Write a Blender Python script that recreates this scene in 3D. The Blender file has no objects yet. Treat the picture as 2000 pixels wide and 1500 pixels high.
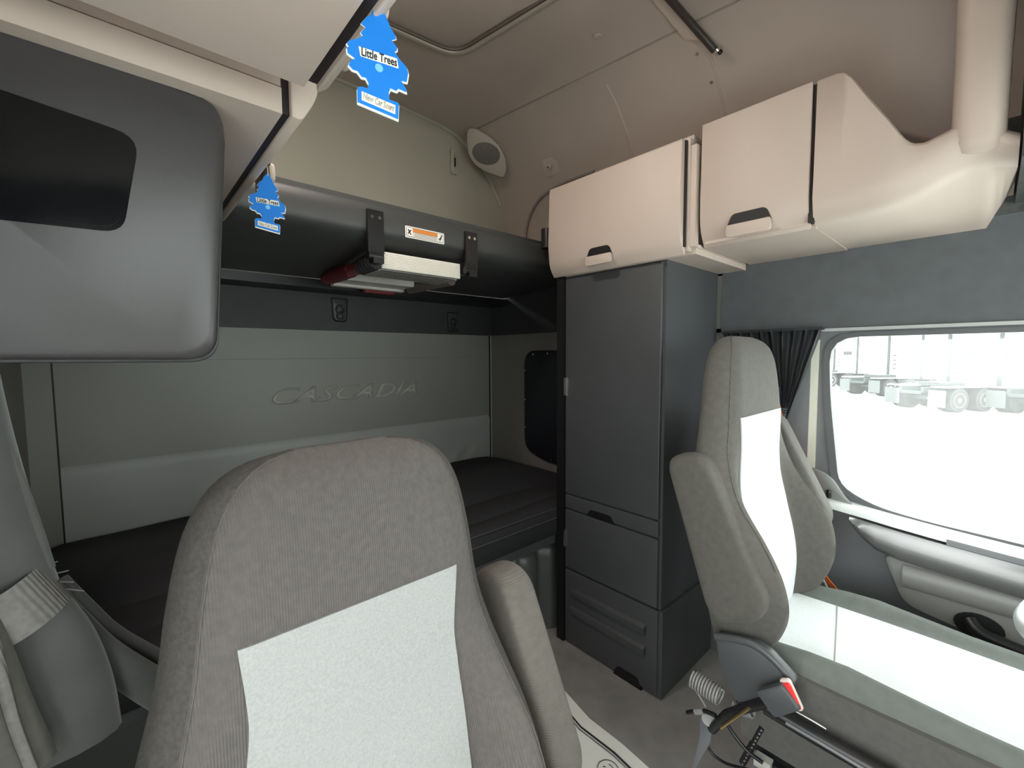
import bpy, bmesh, math, random
from mathutils import Vector, Matrix
random.seed(7)
SC = bpy.context.scene
COL = SC.collection
R = math.radians

# ------------------------------------------------------------------ camera
# X = towards the driver's side, Y = towards the rear of the cab, Z = up, metres; floor at z = 0
FPX = 847.56
CAM = Vector((0.0, 0.0, 1.35))
YAW, PITCH, ROLL = R(42.138), R(-3.82), R(-0.343)
_fw = Vector((math.sin(YAW)*math.cos(PITCH), math.cos(YAW)*math.cos(PITCH), math.sin(PITCH)))
_r0 = Vector((math.cos(YAW), -math.sin(YAW), 0.0))
_u0 = _r0.cross(_fw)
_rt = math.cos(ROLL)*_r0 + math.sin(ROLL)*_u0
_up = -math.sin(ROLL)*_r0 + math.cos(ROLL)*_u0
cd = bpy.data.cameras.new('camera')
cd.sensor_width = 36.0
cd.lens = FPX/2000*36.0
cd.clip_start = 0.02
cd.clip_end = 500
cam = bpy.data.objects.new('camera', cd)
COL.objects.link(cam)
cam.matrix_world = Matrix(((_rt.x, _up.x, -_fw.x, CAM.x), (_rt.y, _up.y, -_fw.y, CAM.y),
                           (_rt.z, _up.z, -_fw.z, CAM.z), (0, 0, 0, 1)))
SC.camera = cam


def at(px, py, X=None, Y=None, Z=None):
    """the point of the plane X, Y or Z = const that the photograph shows at (px, py): used to measure the cab"""
    d = _rt*((px-1000)/FPX) + _up*((750-py)/FPX) + _fw
    if X is not None: t = (X-CAM.x)/d.x
    elif Y is not None: t = (Y-CAM.y)/d.y
    else: t = (Z-CAM.z)/d.z
    return CAM + d*t


# ------------------------------------------------------------------ sky, light, exposure
wd = bpy.data.worlds.new('overcast_sky')
SC.world = wd
wd.use_nodes = True
bg = wd.node_tree.nodes['Background']
bg.inputs[0].default_value = (0.96, 1.0, 0.985, 1)
bg.inputs[1].default_value = 1.0
SC.view_settings.view_transform = 'Standard'
SC.view_settings.look = 'None'
SC.view_settings.gamma = 1
SC.view_settings.use_curve_mapping = False
SC.view_settings.exposure = 3.0
SC.cycles.use_denoising = True
SC.cycles.max_bounces = 10
SC.cycles.diffuse_bounces = 6
SC.cycles.transparent_max_bounces = 12


def sky_portal(name, loc, rot, sx, sy):
    """tells the renderer where sky light enters (a portal gives off no light of its own)"""
    l = bpy.data.lights.new(name, 'AREA')
    l.shape = 'RECTANGLE'; l.size = sx; l.size_y = sy
    l.cycles.is_portal = True
    o = bpy.data.objects.new(name, l)
    COL.objects.link(o); o.location = loc; o.rotation_euler = rot


XL, XR, XC, YR = -0.27, 1.97, 0.85, 2.41
sky_portal('driver_window_portal', (2.02, -0.16, 1.09), (0, R(90), 0), 0.68, 1.2)
sky_portal('passenger_doorway_portal', (-0.32, -0.22, 0.74), (0, R(-90), 0), 1.40, 1.36)
sky_portal('windshield_portal', (0.85, -0.93, 1.38), (R(90), 0, 0), 2.1, 0.80)


# ------------------------------------------------------------------ materials
def _node(nt, t, **kw):
    n = nt.nodes.new(t)
    for k, v in kw.items(): setattr(n, k, v)
    return n


def mat(name, col, rough=0.5, var=0.0, vscale=8.0, bump=0.0, bscale=300.0, metal=0.0, spec=0.5, ribs=None, sheen=0.0, trans=None, emit=None):
    m = bpy.data.materials.new(name)
    m.use_nodes = True
    nt = m.node_tree
    b = nt.nodes['Principled BSDF']
    b.inputs['Base Color'].default_value = (*col, 1)
    b.inputs['Roughness'].default_value = rough
    b.inputs['Metallic'].default_value = metal
    b.inputs['Specular IOR Level'].default_value = spec
    if sheen: b.inputs['Sheen Weight'].default_value = sheen
    tc = _node(nt, 'ShaderNodeTexCoord')
    if var:
        n = _node(nt, 'ShaderNodeTexNoise'); n.inputs['Scale'].default_value = vscale; n.inputs['Detail'].default_value = 6
        r = _node(nt, 'ShaderNodeValToRGB')
        r.color_ramp.elements[0].position = 0.3; r.color_ramp.elements[1].position = 0.7
        r.color_ramp.elements[0].color = (*[c*(1-var) for c in col], 1)
        r.color_ramp.elements[1].color = (*[min(1, c*(1+var)) for c in col], 1)
        nt.links.new(tc.outputs['Object'], n.inputs['Vector'])
        nt.links.new(n.outputs['Fac'], r.inputs['Fac'])
        nt.links.new(r.outputs['Color'], b.inputs['Base Color'])
    last = None
    if bump:
        n2 = _node(nt, 'ShaderNodeTexNoise'); n2.inputs['Scale'].default_value = bscale; n2.inputs['Detail'].default_value = 3
        bp = _node(nt, 'ShaderNodeBump'); bp.inputs['Strength'].default_value = bump; bp.inputs['Distance'].default_value = 0.002
        nt.links.new(tc.outputs['Object'], n2.inputs['Vector'])
        nt.links.new(n2.outputs['Fac'], bp.inputs['Height'])
        last = bp
    if ribs:
        axis, sc_, st = ribs
        w = _node(nt, 'ShaderNodeTexWave', wave_type='BANDS', bands_direction=axis)
        w.inputs['Scale'].default_value = sc_; w.inputs['Distortion'].default_value = 0.6; w.inputs['Detail'].default_value = 1
        bp2 = _node(nt, 'ShaderNodeBump'); bp2.inputs['Strength'].default_value = st; bp2.inputs['Distance'].default_value = 0.0015
        nt.links.new(tc.outputs['Object'], w.inputs['Vector'])
        nt.links.new(w.outputs['Fac'], bp2.inputs['Height'])
        if last: nt.links.new(last.outputs['Normal'], bp2.inputs['Normal'])
        last = bp2
    if last: nt.links.new(last.outputs['Normal'], b.inputs['Normal'])
    return m


M = {}
M['cream'] = mat('cream_plastic', (0.56, 0.465, 0.40), 0.5, 0.03, 3, 0.05, 500)
M['cream_gap'] = mat('brown_black_gap', (0.02, 0.015, 0.015), 0.6)
M['ceiling'] = mat('headliner_vinyl', (0.50, 0.425, 0.375), 0.45, 0.05, 2.5, 0.05, 350)
M['rear_vinyl'] = mat('beige_vinyl', (0.44, 0.42, 0.345), 0.55, 0.04, 3, 0.06, 350)
M['charcoal'] = mat('charcoal_plastic', (0.066, 0.069, 0.073), 0.42, 0.05, 5, 0.08, 600)
M['charcoal_dark'] = mat('black_recess', (0.006, 0.006, 0.007), 0.5)
M['panel_grey'] = mat('dark_grey_panel', (0.046, 0.043, 0.044), 0.36, 0.04, 3, 0.05, 700)
M['dark_fabric'] = mat('dark_fabric', (0.105, 0.112, 0.118), 0.8, 0.08, 20, 0.15, 500)
M['bunk_vinyl'] = mat('bunk_vinyl', (0.052, 0.053, 0.052), 0.45, 0.05, 6, 0.06, 500)
M['pad_grey'] = mat('grey_pad_vinyl', (0.25, 0.25, 0.225), 0.5, 0.05, 2, 0.08, 60)
M['pad_light'] = mat('light_pad_vinyl', (0.36, 0.365, 0.345), 0.5, 0.05, 4, 0.15, 14)
M['black_fabric'] = mat('black_fabric', (0.018, 0.018, 0.021), 0.85, 0.1, 30, 0.2, 700)
M['black_plastic'] = mat('black_plastic', (0.012, 0.012, 0.013), 0.35)
M['black_gloss'] = mat('black_gloss', (0.004, 0.004, 0.005), 0.06)
M['window_black'] = mat('window_black', (0.003, 0.003, 0.004), 0.12, spec=0.25)
M['seat'] = mat('ribbed_seat_fabric', (0.088, 0.077, 0.070), 0.85, 0.12, 90, 0.25, 900, ribs=('X', 88, 0.6), sheen=0.08)
M['seat_side'] = mat('seat_side_fabric', (0.086, 0.081, 0.070), 0.9, 0.10, 60, 0.3, 800, sheen=0.08)
M['seat_rib'] = mat('armrest_ribbed_fabric', (0.108, 0.096, 0.083), 0.9, 0.10, 60, 0.2, 900, ribs=('Z', 75, 0.45), sheen=0.08)
M['skirt'] = mat('skirt_fabric', (0.10, 0.097, 0.09), 0.9, 0.08, 60, 0.2, 800)
M['speaker_plastic'] = mat('speaker_plastic', (0.42, 0.375, 0.32), 0.5, 0.04, 4)
M['dash'] = mat('dash_plastic', (0.34, 0.33, 0.31), 0.6, 0.04, 5)
M['band_vinyl'] = mat('band_vinyl', (0.040, 0.041, 0.041), 0.6, 0.05, 10)
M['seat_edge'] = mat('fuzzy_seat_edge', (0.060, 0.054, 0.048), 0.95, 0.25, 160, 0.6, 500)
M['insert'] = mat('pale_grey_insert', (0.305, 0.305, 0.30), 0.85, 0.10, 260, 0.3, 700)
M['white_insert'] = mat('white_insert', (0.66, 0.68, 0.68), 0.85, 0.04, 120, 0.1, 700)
M['green_grey'] = mat('grey_green_cushion', (0.125, 0.140, 0.125), 0.75, 0.08, 40, 0.15, 700)
M['floor'] = mat('rubber_floor', (0.26, 0.25, 0.24), 0.6, 0.18, 9, 0.2, 160)
M['aluminium'] = mat('brushed_aluminium', (0.80, 0.77, 0.70), 0.45, 0.03, 40, metal=0.15)
M['chrome'] = mat('chrome', (0.75, 0.75, 0.74), 0.2, metal=1.0)
M['brass'] = mat('brass', (0.75, 0.58, 0.28), 0.3, metal=1.0)
M['coil'] = mat('grey_hose', (0.24, 0.24, 0.235), 0.35)
M['red'] = mat('red_plastic', (0.70, 0.03, 0.03), 0.35)
M['dark_red'] = mat('dark_red_plastic', (0.24, 0.018, 0.022), 0.35)
M['orange'] = mat('orange_webbing', (0.80, 0.16, 0.03), 0.7)
M['orange_print'] = mat('orange_print', (0.72, 0.24, 0.04), 0.6)
M['blue'] = mat('blue_card', (0.0, 0.20, 0.72), 0.6)
M['light_blue'] = mat('light_blue_print', (0.20, 0.55, 0.9), 0.6)
M['white_card'] = mat('white_card', (0.84, 0.82, 0.76), 0.7)
M['ink'] = mat('black_ink', (0.02, 0.02, 0.022), 0.7)
M['tan_ink'] = mat('tan_ink', (0.50, 0.45, 0.36), 0.7)
M['paper'] = mat('white_paper', (0.86, 0.86, 0.81), 0.8, 0.03, 6)
M['door_grey'] = mat('door_grey_plastic', (0.16, 0.165, 0.175), 0.45, 0.04, 6, 0.08, 500)
M['door_light'] = mat('door_pale_plastic', (0.42, 0.43, 0.42), 0.4, 0.03, 6, 0.05, 500)
M['door_silver'] = mat('door_silver_trim', (0.22, 0.22, 0.22), 0.25, metal=0.4)
M['pocket'] = mat('door_pocket_plastic', (0.24, 0.24, 0.23), 0.4, 0.03, 6)
M['base_grey'] = mat('grey_green_plastic', (0.10, 0.105, 0.10), 0.4, 0.04, 6, 0.06, 400)
M['curtain'] = mat('black_curtain', (0.022, 0.024, 0.027), 0.55, 0.05, 40, 0.1, 600)
M['curtain_grey'] = mat('grey_curtain_suede', (0.060, 0.060, 0.058), 0.75, 0.12, 14, 0.15, 120, sheen=0.4)
M['webbing'] = mat('grey_brown_webbing', (0.16, 0.15, 0.14), 0.85, 0.15, 120, ribs=('Y', 60, 0.5))
M['asphalt'] = mat('pale_concrete', (0.62, 0.63, 0.62), 0.9, 0.04, 0.3)
M['truck_white'] = mat('white_truck_paint', (0.80, 0.82, 0.82), 0.35)
M['truck_dark'] = mat('truck_frame', (0.035, 0.04, 0.042), 0.6)
M['tyre'] = mat('tyre_rubber', (0.03, 0.03, 0.03), 0.8)
M['mudflap'] = mat('mudflap_grey', (0.085, 0.09, 0.09), 0.6)
M['grille'] = mat('speaker_grille', (0.13, 0.115, 0.10), 0.6, 0.5, 260)
M['cab_dark'] = mat('dark_headliner_fabric', (0.07, 0.072, 0.07), 0.9, 0.2, 60, 0.2, 500)


def glass(name, glare_haze):
    """clear pane with a thin scattering share that stands in for glare"""
    m = bpy.data.materials.new(name); m.use_nodes = True
    nt = m.node_tree; nt.nodes.clear()
    out = _node(nt, 'ShaderNodeOutputMaterial')
    tr = _node(nt, 'ShaderNodeBsdfTransparent'); tr.inputs[0].default_value = (0.95, 0.97, 0.96, 1)
    gl = _node(nt, 'ShaderNodeBsdfGlossy'); gl.inputs['Roughness'].default_value = 0.02
    tl = _node(nt, 'ShaderNodeBsdfTranslucent'); tl.inputs[0].default_value = (0.9, 0.92, 0.91, 1)
    m1 = _node(nt, 'ShaderNodeMixShader'); m1.inputs[0].default_value = glare_haze
    m2 = _node(nt, 'ShaderNodeMixShader'); m2.inputs[0].default_value = 0.04
    nt.links.new(tr.outputs[0], m1.inputs[1]); nt.links.new(tl.outputs[0], m1.inputs[2])
    nt.links.new(m1.outputs[0], m2.inputs[1]); nt.links.new(gl.outputs[0], m2.inputs[2])
    nt.links.new(m2.outputs[0], out.inputs[0])
    return m


M['glass'] = glass('hazy_window_glass', 0.026)  # veil of glare over the bright yard, put into the pane
M['windshield'] = glass('windshield_glass', 0.03)


# ------------------------------------------------------------------ helpers
def wl(o):
    v = Vector((0, 0, 0))
    while o is not None:
        v += o.location; o = o.parent
    return v


def tag(o, label=None, cat=None, group=None, kind=None):
    for k, v in (('label', label), ('category', cat), ('group', group), ('kind', kind)):
        if v: o[k] = v
    return o


def thing(name, loc, label, cat, group=None, kind=None):
    o = bpy.data.objects.new(name, None)
    o.empty_display_size = 0.05
    COL.objects.link(o); o.location = loc
    return tag(o, label, cat, group, kind)


def emit(name, bm, m, parent=None, smooth=40, base=None):
    """bm (world coordinates) -> ONE mesh object, under parent, or top-level with its origin at its base"""
    bmesh.ops.remove_doubles(bm, verts=bm.verts, dist=1e-6)
    bmesh.ops.recalc_face_normals(bm, faces=bm.faces)
    if parent is not None:
        o0 = wl(parent)
    else:
        xs = [v.co.x for v in bm.verts]; ys = [v.co.y for v in bm.verts]; zs = [v.co.z for v in bm.verts]
        o0 = Vector(((min(xs)+max(xs))/2, (min(ys)+max(ys))/2, min(zs)))
    for v in bm.verts: v.co -= o0
    me = bpy.data.meshes.new(name)
    bm.to_mesh(me); bm.free()
    if smooth:
        for p in me.polygons: p.use_smooth = True
        me.set_sharp_from_angle(angle=R(smooth))
    me.materials.append(M[m] if isinstance(m, str) else m)
    o = bpy.data.objects.new(name, me)
    COL.objects.link(o)
    if parent is not None: o.parent = parent
    else: o.location = o0
    return o


def bevel_all(bm, w, seg=2, ang=30):
    if w <= 0: return
    es = [e for e in bm.edges if len(e.link_faces) == 2 and e.calc_face_angle(0) > R(ang)]
    bmesh.ops.bevel(bm, geom=es, offset=w, segments=seg, affect='EDGES', profile=0.5, clamp_overlap=True)


def add_box(bm, x0, x1, y0, y1, z0, z1):
    v = [bm.verts.new(p) for p in ((x0, y0, z0), (x1, y0, z0), (x1, y1, z0), (x0, y1, z0), (x0, y0, z1), (x1, y0, z1), (x1, y1, z1), (x0, y1, z1))]
    for f in ((0, 3, 2, 1), (4, 5, 6, 7), (0, 1, 5, 4), (1, 2, 6, 5), (2, 3, 7, 6), (3, 0, 4, 7)): bm.faces.new([v[i] for i in f])


def box(name, x, y, z, m, parent=None, bevel=0.004, seg=2):
    bm = bmesh.new()
    add_box(bm, x[0], x[1], y[0], y[1], z[0], z[1])
    bevel_all(bm, bevel, seg)
    return emit(name, bm, m, parent)


def frame3(n, up):
    n = Vector(n).normalized(); up = Vector(up)
    r = up.cross(n).normalized()
    if r.length < 1e-6: r = Vector((1, 0, 0))
    u = n.cross(r).normalized()
    return r, u, n


def plate_bm(poly, origin, xd, yd, nd, thick, bevel=0.0, bm=None, seg=2):
    """2-D outline in the (xd, yd) plane through origin, thickened along nd"""
    bm = bm or bmesh.new()
    o = Vector(origin); xd = Vector(xd); yd = Vector(yd); nd = Vector(nd)
    a = [bm.verts.new(o+xd*p[0]+yd*p[1]) for p in poly]
    b = [bm.verts.new(o+xd*p[0]+yd*p[1]+nd*thick) for p in poly]
    n = len(poly)
    bm.faces.new(a); bm.faces.new(list(reversed(b)))
    for i in range(n): bm.faces.new((a[i], b[i], b[(i+1) % n], a[(i+1) % n]))
    bmesh.ops.recalc_face_normals(bm, faces=bm.faces)
    bevel_all(bm, bevel, seg, 50)
    return bm


def plate(name, poly, origin, xd, yd, nd, thick, m, parent=None, bevel=0.0, smooth=40):
    return emit(name, plate_bm(poly, origin, xd, yd, nd, thick, bevel), m, parent, smooth)


def rrect(x0, x1, y0, y1, r, n=5):
    out = []
    for cx, cy, a in ((x1-r, y1-r, 0), (x0+r, y1-r, 90), (x0+r, y0+r, 180), (x1-r, y0+r, 270)):
        for k in range(n+1):
            t = R(a+90*k/n); out.append((cx+r*math.cos(t), cy+r*math.sin(t)))
    return out


def round_poly(pts, r, n=4):
    """round the corners of a polygon; r a number or one per corner"""
    out = []; N = len(pts)
    for i, p in enumerate(pts):
        ri = r[i] if isinstance(r, (list, tuple)) else r
        p = Vector(p); a = Vector(pts[i-1])-p; b = Vector(pts[(i+1) % N])-p
        d = min(ri, a.length*0.45, b.length*0.45)
        if d < 1e-5: out.append(tuple(p)); continue
        s = p+a.normalized()*d; e = p+b.normalized()*d
        for k in range(n+1):
            t = k/n; out.append(tuple(s*(1-t)**2+p*2*t*(1-t)+e*t*t))
    return out


EX, EY, EZ = Vector((1, 0, 0)), Vector((0, 1, 0)), Vector((0, 0, 1))


def yz_plate(name, poly, x, thick, m, parent=None, bevel=0.0):
    """outline in (Y, Z), standing at X = x and growing towards +X by thick"""
    return plate(name, poly, (x, 0, 0), EY, EZ, EX, thick, m, parent, bevel)


def xz_plate(name, poly, y, thick, m, parent=None, bevel=0.0):
    return plate(name, poly, (0, y, 0), EX, EZ, EY, thick, m, parent, bevel)


def loft_bm(rings, closed=True, caps=True, bm=None):
    bm = bm or bmesh.new()
    vs = [[bm.verts.new(p) for p in r] for r in rings]
    n = len(rings[0])
    for i in range(len(vs)-1):
        for j in range(n if closed else n-1):
            k = (j+1) % n
            bm.faces.new((vs[i][j], vs[i][k], vs[i+1][k], vs[i+1][j]))
    if caps and closed:
        bm.faces.new(list(reversed(vs[0]))); bm.faces.new(vs[-1])
    return bm


def loft(name, rings, m, parent=None, closed=True, caps=True, smooth=40):
    return emit(name, loft_bm(rings, closed, caps), m, parent, smooth)


def tube_bm(pts, r, n=8, bm=None, cap=True, closed=False):
    bm = bm or bmesh.new()
    pts = [Vector(p) for p in pts]
    N = len(pts); rings = []
    prev = None
    for i, p in enumerate(pts):
        t = (pts[(i+1) % N if closed else min(i+1, N-1)]-pts[i-1 if (closed or i) else 0]).normalized()
        if prev is None:
            a = Vector((0, 0, 1)) if abs(t.z) < 0.9 else Vector((1, 0, 0))
            u = t.cross(a).normalized()
        else:
            u = (prev-t*prev.dot(t)).normalized()
        prev = u; w = t.cross(u)
        ri = r[i] if isinstance(r, (list, tuple)) else r
        rings.append([p+(u*math.cos(2*math.pi*k/n)+w*math.sin(2*math.pi*k/n))*ri for k in range(n)])
    if closed: rings.append(rings[0])
    return loft_bm(rings, True, cap and not closed, bm)


def tube(name, pts, r, m, parent=None, n=8, closed=False):
    return emit(name, tube_bm(pts, r, n, None, True, closed), m, parent, 60)


def disc(name, c, nd, r, thick, m, parent=None, n=20, bevel=0.0, rx=None, up=(0, 0, 1)):
    x, y, z = frame3(nd, up)
    poly = [((rx or r)*math.cos(2*math.pi*k/n), r*math.sin(2*math.pi*k/n)) for k in range(n)]
    return plate(name, poly, c, x, y, z, thick, m, parent, bevel)


def smooth_curve(pts, n=6):
    """Catmull-Rom through the points"""
    pts = [Vector(p) for p in pts]; out = []
    for i in range(len(pts)-1):
        p0, p1, p2, p3 = pts[max(i-1, 0)], pts[i], pts[i+1], pts[min(i+2, len(pts)-1)]
        for k in range(n):
            t = k/n
            out.append(0.5*((2*p1)+(p2-p0)*t+(2*p0-5*p1+4*p2-p3)*t*t+(3*p1-p0-3*p2+p3)*t**3))
    out.append(pts[-1]); return out


def interp(tab, z):
    """piecewise cubic-ish (smoothstep free linear) table lookup; tab sorted by first column"""
    if z <= tab[0][0]: return tab[0][1]
    for (a, va), (b, vb) in zip(tab, tab[1:]):
        if z <= b: return va+(vb-va)*(z-a)/(b-a)
    return tab[-1][1]


def sinterp(tab, z):
    """smooth (Catmull-Rom) table lookup"""
    n = len(tab)
    if z <= tab[0][0]: return tab[0][1]
    if z >= tab[-1][0]: return tab[-1][1]
    for i in range(n-1):
        a, b = tab[i], tab[i+1]
        if z <= b[0]:
            h = b[0]-a[0]; t = (z-a[0])/h
            m0 = (b[1]-tab[i-1][1])/(b[0]-tab[i-1][0])*h if i > 0 else (b[1]-a[1])
            m1 = (tab[i+2][1]-a[1])/(tab[i+2][0]-a[0])*h if i < n-2 else (b[1]-a[1])
            return (2*t**3-3*t*t+1)*a[1]+(t**3-2*t*t+t)*m0+(-2*t**3+3*t*t)*b[1]+(t**3-t*t)*m1


def text(name, body, size, origin, xd, yd, m, parent, depth=0.0006, shear=0.0, width=None, bold=0.0):
    """flat lettering, centred on origin, lying in the plane (xd, yd)"""
    cu = bpy.data.curves.new(name, 'FONT')
    cu.body = body; cu.size = size; cu.align_x = 'CENTER'; cu.align_y = 'CENTER'; cu.shear = shear; cu.offset = bold; cu.resolution_u = 3
    tmp = bpy.data.objects.new(name, cu); COL.objects.link(tmp)
    dg = bpy.context.evaluated_depsgraph_get()
    me = bpy.data.meshes.new_from_object(tmp.evaluated_get(dg))
    bpy.data.objects.remove(tmp); bpy.data.curves.remove(cu)
    bm = bmesh.new(); bm.from_mesh(me); bpy.data.meshes.remove(me)
    xd = Vector(xd).normalized(); yd = Vector(yd).normalized(); nd = xd.cross(yd)
    ws = [v.co.x for v in bm.verts]; k = width/(max(ws)-min(ws)) if width else 1.0
    g = bmesh.ops.extrude_face_region(bm, geom=list(bm.faces))
    top = set(v for v in g['geom'] if isinstance(v, bmesh.types.BMVert))
    for v in bm.verts:
        v.co = Vector(origin)+xd*(v.co.x*k)+yd*v.co.y+nd*(depth if v in top else 0)
    return emit(name, bm, m, parent, 0)


def lathe_x(name, prof, c, m, parent=None, n=24):
    """profile [(x, r)] turned about the X axis through c"""
    rings = [[Vector(c)+Vector((x, r*math.cos(2*math.pi*k/n), r*math.sin(2*math.pi*k/n))) for k in range(n)] for x, r in prof]
    return loft(name, rings, m, parent)


# ================================================================== THE SETTING
def struct(o): o['kind'] = 'structure'; return o


struct(box('floor', (XL-0.03, XR+0.03), (-0.95, YR+0.05), (-0.05, 0.0), 'floor', bevel=0))
struct(box('ground', (-60, 90), (-70, 90), (-1.25, -1.15), 'asphalt', bevel=0))

# roof shell: cross-section (offset from the centre line, height) carried along Y, lower towards the front
SEC = [(1.12, 1.69), (1.12, 2.05), (1.105, 2.20), (1.06, 2.33), (0.985, 2.45), (0.89, 2.56), (0.80, 2.625), (0.72, 2.665), (0.60, 2.685), (0.3, 2.70), (0.0, 2.705)]


def roof_drop(y): return 0.085*max(0.0, (2.2-y)) if y > -0.2 else 0.085*2.4


def roof_pt(off, y, inset=0.0):
    side = 1 if off >= 0 else -1
    a = abs(off)
    tab = sorted(SEC)
    z = interp(tab, a)
    return Vector((XC+side*a, y, z-roof_drop(y)*min(1, max(0, (z-1.75)/0.4))-inset))


def on_roof(px, py, inset=0.004):
    """the point of the roof shell seen at (px, py)"""
    d = _rt*((px-1000)/FPX)+_up*((750-py)/FPX)+_fw
    tab = sorted(SEC)
    t_ = 0.3
    while t_ < 6:
        p = CAM+d*t_; a = abs(p.x-XC)
        if a >= 1.12: break
        z = interp(tab, a); z -= roof_drop(p.y)*min(1, max(0, (z-1.75)/0.4))
        if p.z >= z: break
        t_ += 0.002
    return CAM+d*(t_-inset)


secL = [(-a, z) for a, z in SEC] + [(a, z) for a, z in reversed(SEC[:-1])]
rings = []
for y in (2.30, 2.0, 1.6, 1.2, 0.8, 0.4, 0.0, -0.4, -0.95):
    ring = []
    for a, z in secL:
        ring.append(Vector((XC+a, y, z-roof_drop(y)*min(1, max(0, (z-1.75)/0.4)))))
    for a, z in reversed(secL):
        ring.append(Vector((XC+a*1.03, y, z+0.03-roof_drop(y)*min(1, max(0, (z-1.75)/0.4)))))
    rings.append(ring)
struct(loft('ceiling', rings, 'ceiling', smooth=35))

# rear wall: upper vinyl panel behind the top bunk
g = bmesh.new()
up = [(XL-0.03, 1.76), (XR+0.03, 1.76)] + [(XC+a*1.03, z+0.02) for a, z in SEC[1:]] + [(XC-a*1.03, z+0.02) for a, z in reversed(SEC[1:-1])]
plate_bm(up, (0, 2.21, 0), EX, EZ, EY, 0.05, 0, g)
wr = struct(emit('wall_rear', g, 'rear_vinyl'))
# corner piping of the upper rear wall
tube('corner_piping', [Vector((XC+a*0.992, 2.205, z-0.006)) for a, z in SEC[3:]] + [Vector((XC-a*0.992, 2.205, z-0.006)) for a, z in reversed(SEC[3:-1])], 0.012, 'rear_vinyl', wr)
# dark band with hooks, padded panel, lower flap
box('dark_band', (XL, XR), (2.375, 2.43), (1.487, 1.80), 'band_vinyl', wr, 0.01)
box('shelf_lip', (XL, XR), (2.20, 2.43), (1.68, 1.72), 'black_plastic', wr, 0.008)
xs = [-0.190, 1.950]
box('upper_pad', (xs[0], xs[1]), (2.395, 2.45), (1.338, 1.489), 'pad_grey', wr, 0.012, 3)
box('middle_pad', (xs[0], xs[1]), (2.395, 2.45), (0.926, 1.337), 'pad_grey', wr, 0.012, 3)
# lower flap, slightly quilted near its bottom edge
rings = []
for i in range(15):
    z = 0.60+0.326*i/14
    ring = []
    for j in range(81):
        x = xs[0]+(xs[1]-xs[0])*j/80
        k = max(0, 1-(z-0.60)/0.2)
        cr = 0.024*k*(math.exp(-((x-0.20-(z-.6)*0.5)/0.035)**2)+math.exp(-((x-1.60-(z-.6)*0.7)/0.03)**2)+0.8*math.exp(-((x-1.70-(z-.6)*1.2)/0.025)**2)+0.5*math.exp(-((x-1.35)/0.04)**2))
        e = 0.012*(1-min(1, (0.926-z)/0.02))
        ring.append(Vector((x, 2.392+e-cr, z)))
    rings.append(ring)
loft('lower_flap', rings, 'pad_light', wr, closed=False)
for nm, x0, x1 in (('corner_pad', 1.952, 2.0), ('corner_pad', -0.30, -0.192)):
    box(nm, (x0, x1), (2.385, 2.45), (0.55, 1.489), 'pad_light' if x0 > 1 else 'pad_grey', wr, 0.012, 3)
for x in (1.951, -0.191): box('seam_cord', (x-0.004, x+0.004), (2.386, 2.398), (0.58, 1.488), 'charcoal_dark', wr, 0)
box('wall_backing', (XL-0.05, XR+0.05), (2.44, 2.48), (0, 1.75), 'charcoal', wr, 0)
# embossed lettering of the padded panel; its highlight is put in as a paler colour
text('embossed_lettering', 'CASCADIA', 0.118, (0.945, 2.394, 1.145), EX, EZ, mat('emboss_highlight', (0.38, 0.38, 0.345), 0.45), wr, 0.004, 0.45, width=0.81, bold=0.002)


# side walls
def side_wall(name, s):
    X = XR if s > 0 else XL
    x0, x1 = (X, X+0.04) if s > 0 else (X-0.04, X)
    g = bmesh.new()
    add_box(g, x0, x1, 0.46, 2.45, -0.02, 1.46)      # behind the door, down to the floor
    add_box(g, x0, x1, -0.95, 2.45, 1.44, 1.75)      # above the door
    add_box(g, x0, x1, -0.95, 0.47, -0.02, 0.04)     # door sill
    w = struct(emit(name, g, 'pad_grey', smooth=0))
    i0, i1 = (X-0.012, X+0.005) if s > 0 else (X-0.005, X+0.012)
    box('header_panel', (i0, i1), (-0.95, 0.80), (1.442, 1.76), 'dark_fabric', w, 0.006)
    box('dark_band', (i0, i1), (1.30, 2.42), (1.487, 1.76), 'band_vinyl', w, 0.006)
    box('side_pad', (X-0.006, X+0.004), (1.33, 2.39), (0.58, 1.486), mat('side_pad_vinyl', (0.21, 0.195, 0.18), 0.6, 0.05, 5, 0.1, 120), w, 0.003)
    box('pillar_cover', (X-0.02, X+0.005) if s > 0 else (X-0.005, X+0.02), (0.462, 0.82), (0.0, 1.442), 'door_grey', w, 0.008)
    box('front_liner', (X-0.02, X+0.01) if s > 0 else (X-0.01, X+0.02), (-0.95, 0.03), (1.755, 2.5), 'cab_dark', w, 0.005)
    return w


wR = side_wall('wall_right', 1)
wL = side_wall('wall_left', -1)
# light trim line over the driver's window
struct(box('trim_1', (1.945, 1.972), (-0.95, 0.445), (1.430, 1.441), 'door_light', bevel=0.003))
tr2 = struct(box('trim_2', (1.955, 1.99), (0.438, 0.462), (0.80, 1.40), mat('pale_door_jamb', (0.62, 0.62, 0.52), 0.5), bevel=0.004))

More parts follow.
